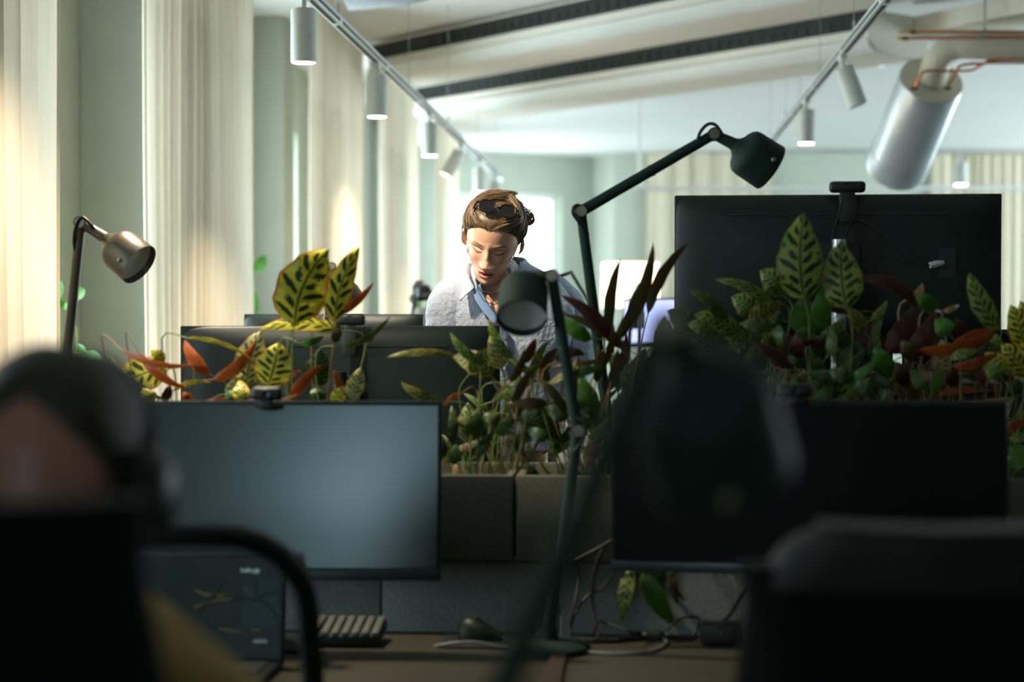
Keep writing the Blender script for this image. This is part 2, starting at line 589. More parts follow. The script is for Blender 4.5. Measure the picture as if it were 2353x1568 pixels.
def wall_run(name, a, b, wins=(), off=0.2, m='sage'):
    """a wall from a to b (floor points), thickness away from the room, with openings (t0, t1, z0, z1)"""
    a, b = V((a[0], a[1], 0)), V((b[0], b[1], 0))
    L = (b - a).length
    ang = math.atan2(b.y - a.y, b.x - a.x)
    R = Matrix.Rotation(ang, 3, 'Z')
    g = MB()

    def bx(t0, t1, z0, z1):
        if t1 - t0 > 1e-4 and z1 - z0 > 1e-4:
            g.box(a + R @ V(((t0 + t1) / 2, off / 2, (z0 + z1) / 2)), (t1 - t0, abs(off), z1 - z0), R)
    t = 0
    for t0, t1, z0, z1 in wins:
        bx(t, t0, 0, CEIL)
        bx(t0, t1, 0, z0)
        bx(t0, t1, z1, CEIL)
        t = t1
    bx(t, L, 0, CEIL)
    return struct(g.build(name, MT[m])), a, R, ang


W0, W1, W2, W3 = [at(px, 708, d) for px, d in ((900, 19.2), (1365, 20.3), (1410, 19.75), (2960, 19.9))]
Lf = (W1.xy - W0.xy).length
tw = [((at(px, 708, 19.2 + 1.1 * (px - 900) / 465).xy - W0.xy).length) for px in (1050, 1290)]
_, a_, R_, an_ = wall_run('wall_back', W0, W1, [(tw[0], tw[1], 0.9, 2.73)], 0.2)
window(k, (a_ + R_ @ V((sum(tw) / 2, 0.0, 0))), tw[1] - tw[0], 0.9, 2.73, an_ - math.pi / 2)
k += 1
wall_run('wall_back_return', W1, W2)
Lb = (W3.xy - W2.xy).length
_, a_, R_, an_ = wall_run('wall_back_long', W2, W3)
# wall on the far side of the office, out of view, with unseen windows added to brighten the ceiling at the back
wall_run('wall_right', (XR, 20.9), (XR, YN), [(0.8, 3.8, 0.6, 3.0), (4.4, 7.4, 0.6, 3.0), (8.0, 11.0, 0.6, 3.0)], 0.2)
for y in (20.9 - 2.3, 20.9 - 5.9, 20.9 - 9.5):
    window(k, (XR, y), 3.0, 0.6, 3.0, math.pi)
    k += 1
wall_run('wall_near', (XR, YN), (XW - 0.3, YN), [(XR + 0.82, XR + 1.58, 1.45, 2.75)], 0.2)
window(k, (-1.20, YN), 0.76, 1.45, 2.75, math.pi / 2)


# ------------------------------------------------------------------ curtains
def curtain(label, x, y0, y1, z0=0.04, z1=3.16, amp=0.032, wl=0.135, R=None, org=None, m='curtain', seed=0):
    r = random.Random(seed)
    n = int((y1 - y0) / 0.012)
    ph, cols = 0.0, []
    for i in range(n + 1):
        t = y0 + (y1 - y0) * i / n
        ph += 2 * math.pi * 0.012 / (wl * (1.0 + 0.45 * math.sin(t * 2.3 + seed) + 0.2 * math.sin(t * 7.1 + seed * 2)))
        off = amp * min(1.0, 0.08 + (t - y0) / 0.4) * math.sin(ph) * (0.8 + 0.3 * math.sin(t * 3.7 + seed)) + 0.010 * math.sin(2.3 * ph + 1)
        cols.append((off, t))
    rows = [z0, 0.5, 1.0, 1.5, 2.0, 2.5, 2.9, 3.1, z1]
    g = MB()
    vs, fs = [], []
    for iz, z in enumerate(rows):
        for off, t in cols:
            k_ = 0.85 + 0.15 * (1 - z / z1)
            sway = 0.006 * math.sin(z * 1.7 + t * 4)
            if R is None:
                vs.append(V((x + off * k_ + sway, t, z)))
            else:
                p = org + R @ V((t, -x + off * k_ + sway, 0))
                vs.append(V((p.x, p.y, z)))
    w_ = len(cols)
    for iz in range(len(rows) - 1):
        for i in range(w_ - 1):
            fs.append((iz * w_ + i, iz * w_ + i + 1, (iz + 1) * w_ + i + 1, (iz + 1) * w_ + i))
    g.add(vs, fs)
    o = g.build('curtain', MT[m], sharp=0)
    for q in (0, w_ - 1):      # hem folded over at both vertical edges
        attach(MB().tube([vs[iz * w_ + q] for iz in range(len(rows))], 0.007, 6).build('side_hem', MT[m]), o)
    return tag(o, label, 'curtain')


curtain('cream sheer curtain at the picture edge beside the bronze lamp, glowing amber', -1.84, 3.7, yat(120, -1.84), seed=1)
curtain('wide cream sheer curtain behind the bronze lamp with a warm lit streak', -1.84, yat(338, -1.84), yat(572, -1.84), seed=2)
curtain('cream sheer curtain behind the yellow leaves, below the second spotlight', -1.84, yat(712, -1.84), yat(828, -1.84), seed=3)
curtain('narrow cream sheer curtain with a bright teardrop of lamp light', -1.84, yat(873, -1.84), yat(955, -1.84), seed=4)
curtain('last cream sheer curtain of the window wall, just before the back corner window', -1.84, yat(1004, -1.84), yat(1048, -1.84), seed=5)
c0 = [((at(px, 708, 19.8).xy - W2.xy).length) for px in (1485, 1768, 2136, 2520)]
curtain('pleated cream curtain on the back wall behind the tall lamp arm', 0.12, c0[0], c0[1], amp=0.05, wl=0.17, R=R_ if False else Matrix.Rotation(math.atan2(W3.y - W2.y, W3.x - W2.x), 3, 'Z'), org=V((W2.x, W2.y, 0)), m='curtain_far', seed=6)
curtain('pleated cream curtain on the back wall behind the small far spotlight', 0.12, c0[2], c0[3], amp=0.05, wl=0.17, R=Matrix.Rotation(math.atan2(W3.y - W2.y, W3.x - W2.x), 3, 'Z'), org=V((W2.x, W2.y, 0)), m='curtain_far', seed=7)


# ------------------------------------------------------------------ ceiling tracks and spotlights
def track(label, x, z, y0, y1, cables):
    t = thing('ceiling_track', label, 'track', (x, y0, z))
    L = y1 - y0
    MB().box((x, y0 + L / 2, z), (0.038, L, 0.034), bev=0.004).build('rail', MT['track'], t)
    y = y0 + 0.5
    while y < y1 - 0.3:
        e = min(y + 1.15, y1 - 0.1)
        MB().box((x - 0.0185 if x > 0 else x + 0.0185, (y + e) / 2, z - 0.006), (0.005, e - y, 0.012)).build('slot', MT['slot'], t)
        MB().box((x, (y + e) / 2, z - 0.0165), (0.014, e - y, 0.005)).build('slot', MT['slot'], t)
        y = e + 0.06
    for yy in cables:
        MB().tube([(x, yy, z + 0.015), (x, yy, CEIL)], 0.0016, 5).build('suspension_cable', MT['wire'], t)
        MB().tube([(x, yy, z + 0.014), (x, yy, z + 0.07)], 0.005, 6).build('cable_gripper', MT['wire'], t)
    return t


ZL, ZR = 1.42 + 1.05, 1.42 + 1.10
XL, XRT = -1.088, 0.887
track('long white ceiling track running along the window curtains, five spotlights on it', XL, ZL, 2.2, 14.1, (4.3, 6.35, 8.35, 10.1, 12.0, 13.6))
track('white ceiling track above the tall lamp, one spotlight tilted sideways', XRT, ZR, 2.2, 12.2, (5.0, 7.2, 8.5, 10.4, 11.6))


def spotlight(label, x, y, zt, axis=(0, 0, -1), r=0.0425, L=0.175, lit=True, watts=None, size=124, cold=False):
    ax = V(axis).normalized()
    t = thing('track_spotlight', label, 'spotlight', (x, y, zt - 0.02), 'cylinder spotlights on the ceiling tracks')
    p = V((x, y, zt - 0.017))
    MB().box((x, y, zt - 0.027), (0.03, 0.10, 0.022), bev=0.005).build('adapter', MT['spot'], t)
    joint = p + V((0, 0, -0.035))
    g = MB().tube([p + V((0, 0, -0.015)), joint, joint + ax * 0.02], 0.010, 10)
    g.build('swivel_neck', MT['spot'], t)
    s = joint + ax * 0.016
    M = Matrix.Translation(s) @ frame(ax)
    MB().lathe([(0, 0.0), (0, r * 0.93), (0.004, r), (L, r), (L + 0.001, r * 0.93), (L - 0.006, r * 0.9)], M, 32).build('housing', MT['spot'], t)
    MB().lathe([(L - 0.001, r * 0.925), (L + 0.0015, r * 0.88), (L + 0.002, 0.0)], M, 24).build('lens', MT['lens'] if lit else MT['dim'], t)
    if lit:
        l = bpy.data.lights.new('spotlight_beam', 'SPOT')
        l.energy = LAMP_W if watts is None else watts
        l.color = (1.0, 0.82, 0.61)
        l.spot_size = math.radians(size)
        l.spot_blend = 0.75
        l.shadow_soft_size = 0.03
        o = bpy.data.objects.new('spotlight_beam', l)
        COL.objects.link(o)
        o.matrix_world = Matrix.Translation(s + ax * (L + 0.01)) @ frame(-ax)
    return t


def yt(py, h=1.05):
    return h * FPX / (708.0 - py) * 1.0


spotlight('large pale spotlight cut by the top edge above the green wall pier', XL, yt(-32), ZL)
spotlight('pale cylinder spotlight hanging before the third curtain, second on the long track', XL, yt(133), ZL, watts=LAMP_W * 2.2)
spotlight('pale cylinder spotlight third on the long track, straight down', XL, yt(251), ZL)
spotlight('tilted lit spotlight on the long track, beam end swung toward the curtain', XL, yt(322), ZL, axis=(-0.50, 0, -0.86))
spotlight('small lit spotlight above the woman, straight down', XL, yt(362), ZL)
spotlight('tiny pale spotlight at the far end of the long track', XL, yt(398), ZL)
# two more lamps of the same track, above the desks just out of view
spotlight('pale spotlight above the yellow leaved plants, over the desks', XL, 3.85, ZL, axis=(0.30, 0.0, -0.95), watts=LAMP_W * 1.3, size=75)
spotlight('pale spotlight swung toward the standing woman, over the desks', XL, 4.15, ZL, axis=(0.66, 0.80, -0.66), watts=LAMP_W * 1.3, size=46)
spotlight('pale spotlight swung toward the amber curtain, over the desks', XL, 4.45, ZL, axis=(-0.45, 0.1, -0.9), watts=LAMP_W * 1.5)
spotlight('unlit pale spotlight tilted sideways on the track above the tall lamp', XRT, 1.10 * FPX / (708 - 128), ZR, axis=(0.34, -0.05, -0.92), lit=False)
spotlight('lit pale spotlight beside the dark tall lamp head', XRT, 1.10 * FPX / (708 - 228), ZR)

# ------------------------------------------------------------------ things under the ceiling
bd = V((at(2060, 66, 9.3) - at(1012, 240, 12.6)))
bd.z = 0
bdl = bd.length
bd.normalize()


def chilled_beam(label, a, L):
    """a long ceiling unit from a along bd: rounded white body, dark grille slot with teeth on its upper side"""
    a = V(a)
    n = V((bd.y, -bd.x, 0))        # horizontal, toward the camera
    if n.y > 0:
        n = -n
    t = thing('cooling_unit', label, 'cooling unit', a, 'chilled units under the ceiling')
    prof = [(-0.26, 0.10), (0.16, 0.10), (0.20, 0.085), (0.22, 0.03), (0.225, -0.02), (0.205, -0.07), (0.16, -0.105), (0.08, -0.12), (-0.26, -0.12)]
    MB().loft([[a + bd * s + n * u + V((0, 0, z)) for u, z in prof] for s in (0, L)], smooth=True).build('body', MT['beam'], t, sharp=30)
    MB().loft([[a + bd * s + n * u + V((0, 0, z)) for u, z in [(0.19, 0.098), (0.226, 0.098), (0.234, 0.0), (0.19, 0.0)]] for s in (0.02, L - 0.02)], smooth=False).build('grille_slot', MT['slot'], t)
    MB().loft([[a + bd * s + n * u + V((0, 0, z)) for u, z in [(0.10, 0.105), (0.24, 0.105), (0.24, 0.098), (0.10, 0.098)]] for s in (0.0, L)], smooth=False).build('top_lip', MT['beam'], t)
    g = MB()
    k_ = 0.1
    while k_ < L - 0.1:
        g.box(a + bd * k_ + n * 0.2325 + V((0, 0, 0.035)), (0.012, 0.008, 0.045), Matrix.Rotation(math.atan2(bd.y, bd.x), 3, 'Z'))
        k_ += 0.085
    o = g.build('grille_tooth', MT['steel'], t)
    o['kind'] = 'stuff'
    MB().loft([[a + bd * s + n * u + V((0, 0, z)) for u, z in [(0.165, -0.108), (0.21, -0.085), (0.228, -0.05), (0.24, -0.055), (0.22, -0.10), (0.17, -0.125)]] for s in (0, L)], smooth=True).build('lower_trim', MT['spot'], t)
    for s in (0.4, L * 0.5, L - 0.4):
        MB().tube([a + bd * s + V((0, 0, 0.1)), V(((a + bd * s).x, (a + bd * s).y, CEIL))], 0.004, 6).build('hanger', MT['wire'], t)
    return t


chilled_beam('white chilled ceiling beam with dark grille slot, the lower one ending at copper pipes', at(1012, 240, 12.6), bdl)
chilled_beam('white chilled ceiling beam with dark grille slot, the upper one leaving the picture top', at(912, 148, 11.6), bdl + 1.5)

# big silencer duct with its inlet elbow
t = thing('silencer_duct', 'big shiny grey cylindrical duct slanting under the ceiling', 'duct', at(2137, 200, 9.2))
A, B = at(2140, 185, 9.2), at(2058, 388, 9.75)
ax = (B - A).normalized()
Ld = (B - A).length
rr = 73 * 9.2 / FPX
Mx = Matrix.Translation(A) @ frame(ax)
MB().lathe([(0, rr), (0.01, rr * 1.01), (Ld * 0.5, rr), (Ld * 0.82, rr * 1.0), (Ld * 0.821, rr * 1.02), (Ld - 0.02, rr * 1.02), (Ld, rr * 0.97), (Ld, 0)], Mx, 40).build('shell', MT['duct'], t)
MB().lathe([(-0.004, 0), (-0.004, rr * 0.96), (0.006, rr * 0.99)], Mx, 40).build('end_plate', MT['bduct'], t)
el = spline([A + ax * 0.0 + V((0, 0, 0)), at(2160, 130, 9.1), at(2200, 106, 9.05), at(2260, 106, 9.0), at(2480, 112, 8.9)], 8)
MB().tube(el, [0.075] * 6 + [0.07] * (len(el) - 6), 20).build('inlet_elbow', MT['bduct'], t)
for px in (2102, 2178):
    MB().ball(at(px, 203, 9.1), (0.022, 0.02, 0.009)).build('valve', MT['slot'], t)


def pipe(label, pts, r=0.0075, mname='copper', ends=()):
    t_ = thing('copper_pipe', label, 'pipe', pts[0], 'copper pipes under the ceiling')
    MB().tube(spline(pts, 5), r, 8).build('tube', MT[mname], t_)
    for e in ends:
        MB().ball(e, (0.026, 0.012, 0.013)).build('valve_fitting', MT['brass'], t_)
    return t_


pipe('copper pipe, upper of the two straight ones leaving the beam end', [at(2066, 74, 9.0), at(2150, 73, 8.9), at(2260, 73, 8.8), at(2460, 73, 8.7)], ends=[at(2098, 74, 8.95)])
pipe('copper pipe, lower of the two straight ones leaving the beam end', [at(2063, 88, 9.0), at(2150, 87, 8.9), at(2260, 86, 8.8), at(2460, 85, 8.7)], ends=[at(2080, 88, 8.95)])
pipe('copper pipe bending down to the left valve of the silencer', [at(2102, 200, 9.05), at(2118, 170, 9.0), at(2130, 163, 9.0), at(2180, 163, 8.98), at(2232, 161, 8.95), at(2258, 148, 8.9), at(2285, 144, 8.88), at(2460, 145, 8.8)])
pipe('copper pipe bending down to the right valve of the silencer', [at(2180, 195, 9.05), at(2196, 170, 8.9), at(2204, 153, 8.85), at(2230, 147, 8.82), at(2262, 146, 8.8), at(2290, 137, 8.78), at(2460, 137, 8.7)])
t = thing('pipe_hanger', 'thin steel rod holding the straight copper pipes', 'hanger', at(2263, 70, 8.8))
MB().tube([at(2263, 74, 8.8), V((at(2263, 70, 8.8).x, at(2263, 70, 8.8).y, CEIL))], 0.005, 6).build('rod', MT['wire'], t)
for px, py in ((2263, 72), (2254, 86)):
    MB().box(at(px, py, 8.8), (0.022, 0.02, 0.022), bev=0.003).build('pipe_clip', MT['wire'], t)

t = thing('supply_duct', 'rectangular duct coloured beige for warm light above the copper pipes at the ceiling', 'duct', at(2060, 40, 9.4))
p0, p1 = at(2110, 50, 9.6), at(2520, 28, 8.5)
dv = (p1 - p0)
dv.z = 0
Rz = Matrix.Rotation(math.atan2(dv.y, dv.x), 3, 'Z')
MB().box((p0 + p1) / 2 + V((0, 0, 0.01)), (dv.length, 0.35, 0.10), Rz, bev=0.006).build('casing', MT['bduct'], t)
MB().tube([p0 + V((-0.05, -0.2, 0.08)), p1 + V((0, -0.2, 0.10))], 0.02, 10).build('edge_pipe', MT['track'], t)

t = thing('ceiling_vent', 'flat round ceiling vent beside the tilted unlit spotlight', 'vent', at(1985, 146, 12.4))
cv = V((at(1985, 146, 12.4).x, at(1985, 146, 12.4).y, CEIL))
MB().lathe([(0, 0.0), (0, 0.13), (0.03, 0.15), (0.05, 0.15)], Matrix.Translation(cv - V((0, 0, 0.05))), 32).build('disc', MT['white'], t)
MB().lathe([(0, 0.10), (0.0, 0.165), (0.02, 0.165)], Matrix.Translation(cv - V((0, 0, 0.02))), 32).build('ring', MT['spot'], t)

# perforated corner of another unit at the top
t = thing('perforated_panel', 'blue grey perforated metal panel at the top edge beside the track', 'panel', at(880, -20, 9.0))
pa = [at(770, -60, 8.4), at(1010, -60, 9.5), at(985, 0, 9.4), at(935, 14, 9.2), at(800, 24, 8.6)]
vs = pa + [p + V((0, 0, 0.04)) for p in pa]
MB().add(vs, [(0, 1, 2, 3, 4), (5, 9, 8, 7, 6)] + [(i, (i + 1) % 5, (i + 1) % 5 + 5, i + 5) for i in range(5)], 0, False).build('sheet', MT['duct'], t)

# white pendant rail at the back of the room, and a far track with its spotlight
t = thing('pendant_rail', 'thin white pendant rail bent down from the ceiling before the back curtains', 'rail', at(1470, 345, 14.5))
c_ = at(1472, 350, 14.5)
MB().tube(spline([V((c_.x, c_.y, CEIL)), at(1470, 360, 14.5), at(1470, 410, 14.5), at(1478, 428, 14.5), at(1500, 433, 14.5), at(1900, 433, 14.5), at(2480, 433, 14.5)], 6), 0.019, 10).build('rail', MT['white'], t)
t = thing('ceiling_track', 'far white ceiling track crossing before the silencer duct', 'track', at(1980, 348, 13.0))
MB().box(at(2110, 347, 13.0), (2.1, 0.04, 0.034), Matrix.Rotation(YAW, 3, 'Z'), bev=0.004).build('rail', MT['track'], t)
for px in (1838, 2100, 2380):
    q = at(px, 345, 13.0)
    MB().tube([q, V((q.x, q.y, CEIL))], 0.003, 6).build('suspension_cable', MT['wire'], t)
q = at(2208, 350, 13.0)
spotlight('small lit far spotlight before the pleated back curtain', q.x, q.y, q.z - 0.005, r=0.05, L=0.17)

# ------------------------------------------------------------------ desks, dividers, planters
DZ = 0.715


def desk(label, x0, x1, y0, y1, z=DZ, legs=True):
    t = thing('office_desk', label, 'desk', ((x0 + x1) / 2, (y0 + y1) / 2, 0))
    MB().box(((x0 + x1) / 2, (y0 + y1) / 2, z - 0.0125), (x1 - x0, y1 - y0, 0.025), bev=0.004).build('desktop', MT['desk'], t)
    for x in (x0 + 0.16, x1 - 0.16):
        MB().box((x, (y0 + y1) / 2, (z - 0.025) / 2 + 0.02), (0.07, 0.05, z - 0.065), bev=0.006).build('leg', MT['steel'], t)
        MB().box((x, (y0 + y1) / 2, 0.015), (0.08, 0.66, 0.03), bev=0.006).build('foot', MT['steel'], t)
    MB().box(((x0 + x1) / 2, (y0 + y1) / 2, z - 0.045), (x1 - x0 - 0.3, 0.06, 0.04)).build('crossbar', MT['steel'], t)
    return t


XSEAM = xat(1262, 3.3)
desk('dark desk with the laptop, keyboard and mouse on it', -1.42, XSEAM - 0.004, 2.86, 3.76)
desk('dark desk with cables and a power brick under the black ultrawide screen', XSEAM + 0.004, 1.75, 2.86, 3.76)
desk('dark desk in front of the standing woman, behind the planter', -1.42, 0.22, 4.12, 4.98)
ZD2 = 1.245
rd = desk('raised standing desk behind the thick prayer plants', 0.25, 1.75, 4.12, 4.98, z=ZD2)
for xa, xb in ((0.29, 0.64), (0.70, 1.74)):  # dark panels added to hide the bright background behind the leaves
    MB().box(((xa + xb) / 2, 4.135, 1.10), (xb - xa, 0.018, 0.235), bev=0.004).build('added_front_panel', MT['black'], rd)
for xa, xb in ((xat(1520, 4.95), xat(2052, 4.95)), (xat(2074, 4.95), 1.74)):  # dark backing added behind the monitor to close off bright gaps
    MB().box(((xa + xb) / 2, 4.955, 1.21), (xb - xa, 0.02, 0.30), bev=0.006).build('added_dark_backing', MT['chair'], rd)
desk('further desk behind the low dark monitor, by the window curtains', -1.5, -0.42, 5.5, 6.5)
desk('dark desk under the near lamp, only just below the picture', 0.0, 1.5, 0.75, 1.55)


def divider(label, x0, x1, y=3.79):
    t = thing('desk_divider', label, 'divider', ((x0 + x1) / 2, y, 0), 'felt dividers behind the desks')
    MB().box(((x0 + x1) / 2, y, 0.59), (x1 - x0, 0.03, 0.56), bev=0.006).build('felt_panel', MT['panel'], t)
    for x in (x0 + 0.1, x1 - 0.1):
        MB().box((x, y, 0.16), (0.04, 0.03, 0.32)).build('foot', MT['steel'], t)
    return t


xs = xat(876, 3.78)
divider('blue grey felt divider behind the laptop and keyboard', -1.42, xs - 0.001)
divider('blue grey felt divider behind the mouse, under the felt planter', xs + 0.001, XSEAM)
divider('blue grey felt divider behind the tangle of cables', XSEAM + 0.002, 1.75)

PLZ = 1.058
PY0, PY1 = 3.745, 4.075


def planter(label, x0, x1):
    t = thing('planter_box', label, 'planter', ((x0 + x1) / 2, (PY0 + PY1) / 2, 0.86), 'felt planters between the desks')
    g = MB()
    yc, h = (PY0 + PY1) / 2, PLZ - 0.872
    g.box(((x0 + x1) / 2, PY0 + 0.009, 0.872 + h / 2), (x1 - x0, 0.018, h), bev=0.005)
    g.box(((x0 + x1) / 2, PY1 - 0.009, 0.872 + h / 2), (x1 - x0, 0.018, h), bev=0.005)
    for x in (x0 + 0.009, x1 - 0.009):
        g.box((x, yc, 0.872 + h / 2), (0.018, PY1 - PY0 - 0.036, h), bev=0.004)
    g.build('felt_box', MT['felt'], t)
    MB().box(((x0 + x1) / 2, yc, 0.93), (x1 - x0 - 0.03, PY1 - PY0 - 0.03, 0.115)).build('soil', MT['soil'], t)
    MB().box(((x0 + x1) / 2, yc, 0.871), (x1 - x0, PY1 - PY0, 0.004)).build('bottom_tray', MT['steel'], t)
    for x in (x0 + 0.12, x1 - 0.12):
        MB().box((x, yc + 0.06, 0.435), (0.05, 0.05, 0.87)).build('post', MT['steel'], t)
    return t


planter('felt planter box holding the yellow prayer plants', -1.42, XSEAM - 0.10)
planter('felt planter box holding the dense green and maroon prayer plants', XSEAM - 0.094, 1.75)


# ------------------------------------------------------------------ monitors
def monitor(label, ctr, wid, hei, rz=0.0, tilt=0.0, face=-1, desk_z=DZ, smat='screen', text=None, stand=True, port=False, stand_in=0.0, hmat='gblack'):
    """ctr = middle of the screen; face -1: the screen looks toward the camera, +1: away. tilt leans the top away from the viewer of the screen"""
    ctr = V(ctr)
    R = Matrix.Rotation(rz + (0 if face < 0 else math.pi), 3, 'Z') @ Matrix.Rotation(-tilt, 3, 'X')
    P = lambda x, y, z: ctr + R @ V((x, y, z))       # local -y is the screen side
    t = thing('computer_monitor', label, 'monitor', (ctr.x, ctr.y, desk_z))
    g = MB()
    g.box(P(0, 0.007, 0), (wid, 0.016, hei), R, bev=0.004)
    g.build('housing', MT[hmat], t)
    # dished back: slopes from the thin edge to a thicker middle
    rings = []
    for y, s in ((0.014, 0.995), (0.022, 0.97), (0.034, 0.80), (0.040, 0.70)):
        ww, hh = wid / 2 * s, hei / 2 * (s if s > 0.9 else s)
        ring = []
        for k_ in range(40):
            a = 2 * math.pi * k_ / 40
            ca, sa = math.cos(a), math.sin(a)
            e = 0.14 if s > 0.9 else 0.3
            ring.append(P(ww * math.copysign(abs(ca) ** e, ca), y, hh * math.copysign(abs(sa) ** e, sa)))
        rings.append(ring)
    MB().loft(rings).build('back_cover', MT[hmat], t, sharp=50)
    MB().box(P(0, -0.0015, 0.008), (wid - 0.016, 0.002, hei - 0.036), R).build('screen', MT[smat], t)
    MB().box(P(0, -0.0035, -hei / 2 + 0.0125), (wid - 0.004, 0.006, 0.022), R, bev=0.002).build('chin_bezel', MT['chin'], t)
    MB().box(P(0.0, 0.0375, hei * 0.36), (wid * 0.67, 0.009, 0.005), R).build('vent_slot', MT['slot'], t)
    if text:
        cu = bpy.data.curves.new('brand_text', 'FONT')
        cu.body = text
        cu.size = 0.022
        cu.space_character = 1.15
        cu.extrude = 0.0006
        o = bpy.data.objects.new('brand_text', cu)
        COL.objects.link(o)
        o.matrix_world = Matrix.Translation(P(wid * 0.5 * 0.67, 0.0375, hei * 0.04)) @ (R.to_4x4() @ Matrix.Rotation(math.pi, 4, 'Z') @ Matrix.Rotation(math.pi / 2, 4, 'X'))
        dg = bpy.context.evaluated_depsgraph_get()
        me = bpy.data.meshes.new_from_object(o.evaluated_get(dg))
        mw = o.matrix_world.copy()
        bpy.data.objects.remove(o)
        me.transform(mw)
        me.materials.clear()
        me.materials.append(MT['brand'])
        o = bpy.data.objects.new('brand_text', me)
        COL.objects.link(o)
        attach(o, t)
    if port:
        MB().box(P(-wid * 0.33, 0.039, hei * 0.02), (0.042, 0.006, 0.075), R).build('port_recess', MT['slot'], t)
        MB().tube([P(-wid * 0.318, 0.040, hei * 0.02), P(-wid * 0.295, 0.052, hei * 0.01), P(-wid * 0.275, 0.056, 0.0)], [0.006, 0.009, 0.008], 8).build('plug', MT['label'], t)
        MB().tube(spline([P(-wid * 0.275, 0.056, 0), P(-wid * 0.2, 0.06, 0.02), P(-wid * 0.1, 0.06, 0.10), P(-0.02, 0.055, 0.09), P(0.0, 0.06, -0.15)], 6), 0.0025, 6).build('cord', MT['cable'], t)
    if stand:
        nb = P(0, 0.07, -0.02)
        top = P(0, 0.075, hei * 0.18)
        MB().tube([V((nb.x, nb.y, desk_z + 0.012)), V((top.x, top.y, top.z))], 0.019, 14).build('stand_pole', MT['duct'] if port else MT['steel'], t)
        MB().box(P(0, 0.052, 0.0), (0.11, 0.03, 0.11), R, bev=0.006).build('mount_plate', MT['black'], t)
        MB().box((nb.x, nb.y - (0.055 if face < 0 else -0.055), desk_z + 0.007), (0.27, 0.16, 0.012), Matrix.Rotation(rz, 3, 'Z'), bev=0.005).build('stand_base', MT['steel'], t)
    return t


def mspan(x0, x1, yt_, yb, d):
    c = at((x0 + x1) / 2, (yt_ + yb) / 2, d)
    return c, (x1 - x0) * d / FPX, (yb - yt_) * d / FPX


c, w_, h_ = mspan(117, 1015, 922, 1330, 3.60)
monitor('large switched-off monitor catching a blue grey sheen, behind the laptop', c, w_, h_ * 1.008, rz=0.03, tilt=0.13, smat='screen')
c, w_, h_ = mspan(1404, 2304, 920, 1322, 3.60)
monitor('wide switched-off monitor with a black screen below the dense plants', c, w_, h_, rz=-0.05, tilt=0.03, smat='screend')
c, w_, h_ = mspan(418, 1150, 749, 1072, 4.45)
monitor('wide dark monitor seen from behind, in front of the standing woman', c, w_, h_, rz=0.085, face=1)
c, w_, h_ = mspan(1551, 2292, 448, 776, 4.45)
c.z += 0.0
monitor('tall set dark monitor seen from behind, carrying a webcam, over the green plants', c, w_, h_, rz=-0.02, face=1, desk_z=ZD2, text='SAMSUNG', port=True)
c, w_, h_ = mspan(560, 976, 722, 930, 6.1)
monitor('low dark monitor top peeking out behind the yellow leaves', c, w_, h_, rz=0.0, face=1)


def webcam(label, c, R=None, w_=0.09, mount=True, s=1.0, back=True):
    """small bar camera clipped on a monitor; c = middle of the bar"""
    c = V(c)
    R = R or Matrix.Identity(3)
    t = thing('webcam', label, 'webcam', c - V((0, 0, 0.04)))
    MB().box(c, (w_, 0.028, 0.029 * s), R, bev=0.010, seg=3).build('body', MT['black'], t)
    y = 0.016 if back else -0.016
    M = Matrix.Translation(c + R @ V((0, -y * 0.8 if back else y * 0.8, 0))) @ frame(R @ V((0, 1 if back else -1, 0)))
    MB().lathe([(0, 0), (0.004, 0.009), (0.0, 0.011), (-0.002, 0.011)], M, 16).build('lens_ring', MT['lampd'], t)
    if mount:
        MB().box(c + R @ V((0, 0, -0.022)), (w_ * 0.42, 0.022, 0.02), R, bev=0.004).build('neck', MT['black'], t)
        if back:
            MB().box(c + R @ V((0, -0.022, -0.060)), (w_ * 0.48, 0.012, 0.062), R, bev=0.004).build('clip', MT['black'], t)
        else:
            MB().box(c + R @ V((0, 0.0, -0.024)), (w_ * 0.8, 0.012, 0.012), R, bev=0.003).build('clip', MT['black'], t)
        MB().box(c + R @ V((0, -0.008 if back else 0.02, -0.030)), (w_ * 0.48, 0.04, 0.006), R, bev=0.002).build('clip_hinge', MT['black'], t)
    return t


webcam('black webcam clipped on top of the tall set monitor', at(1947, 430, 4.41), w_=0.092)
MB_c = MB().tube(spline([at(1935, 455, 4.36), at(1926, 500, 4.36), at(1914, 540, 4.37), at(1914, 640, 4.37), at(1916, 700, 4.38)], 5), 0.0025, 6)
t = thing('webcam_cable', 'thin black cable running down the back of the tall set monitor', 'cable', at(1926, 500, 4.36))
MB_c.build('cord', MT['cable'], t)
webcam('black webcam on the sheen-lit monitor, before the yellow leaf', at(614, 905, 3.585), w_=0.066, back=False)
webcam('black webcam on the black-screened monitor, under the green leaves', at(1826, 897, 3.585), w_=0.072, back=False)
webcam('black webcam clipped on the monitor before the woman, behind the yellow leaves', at(806, 735, 4.40), w_=0.075)


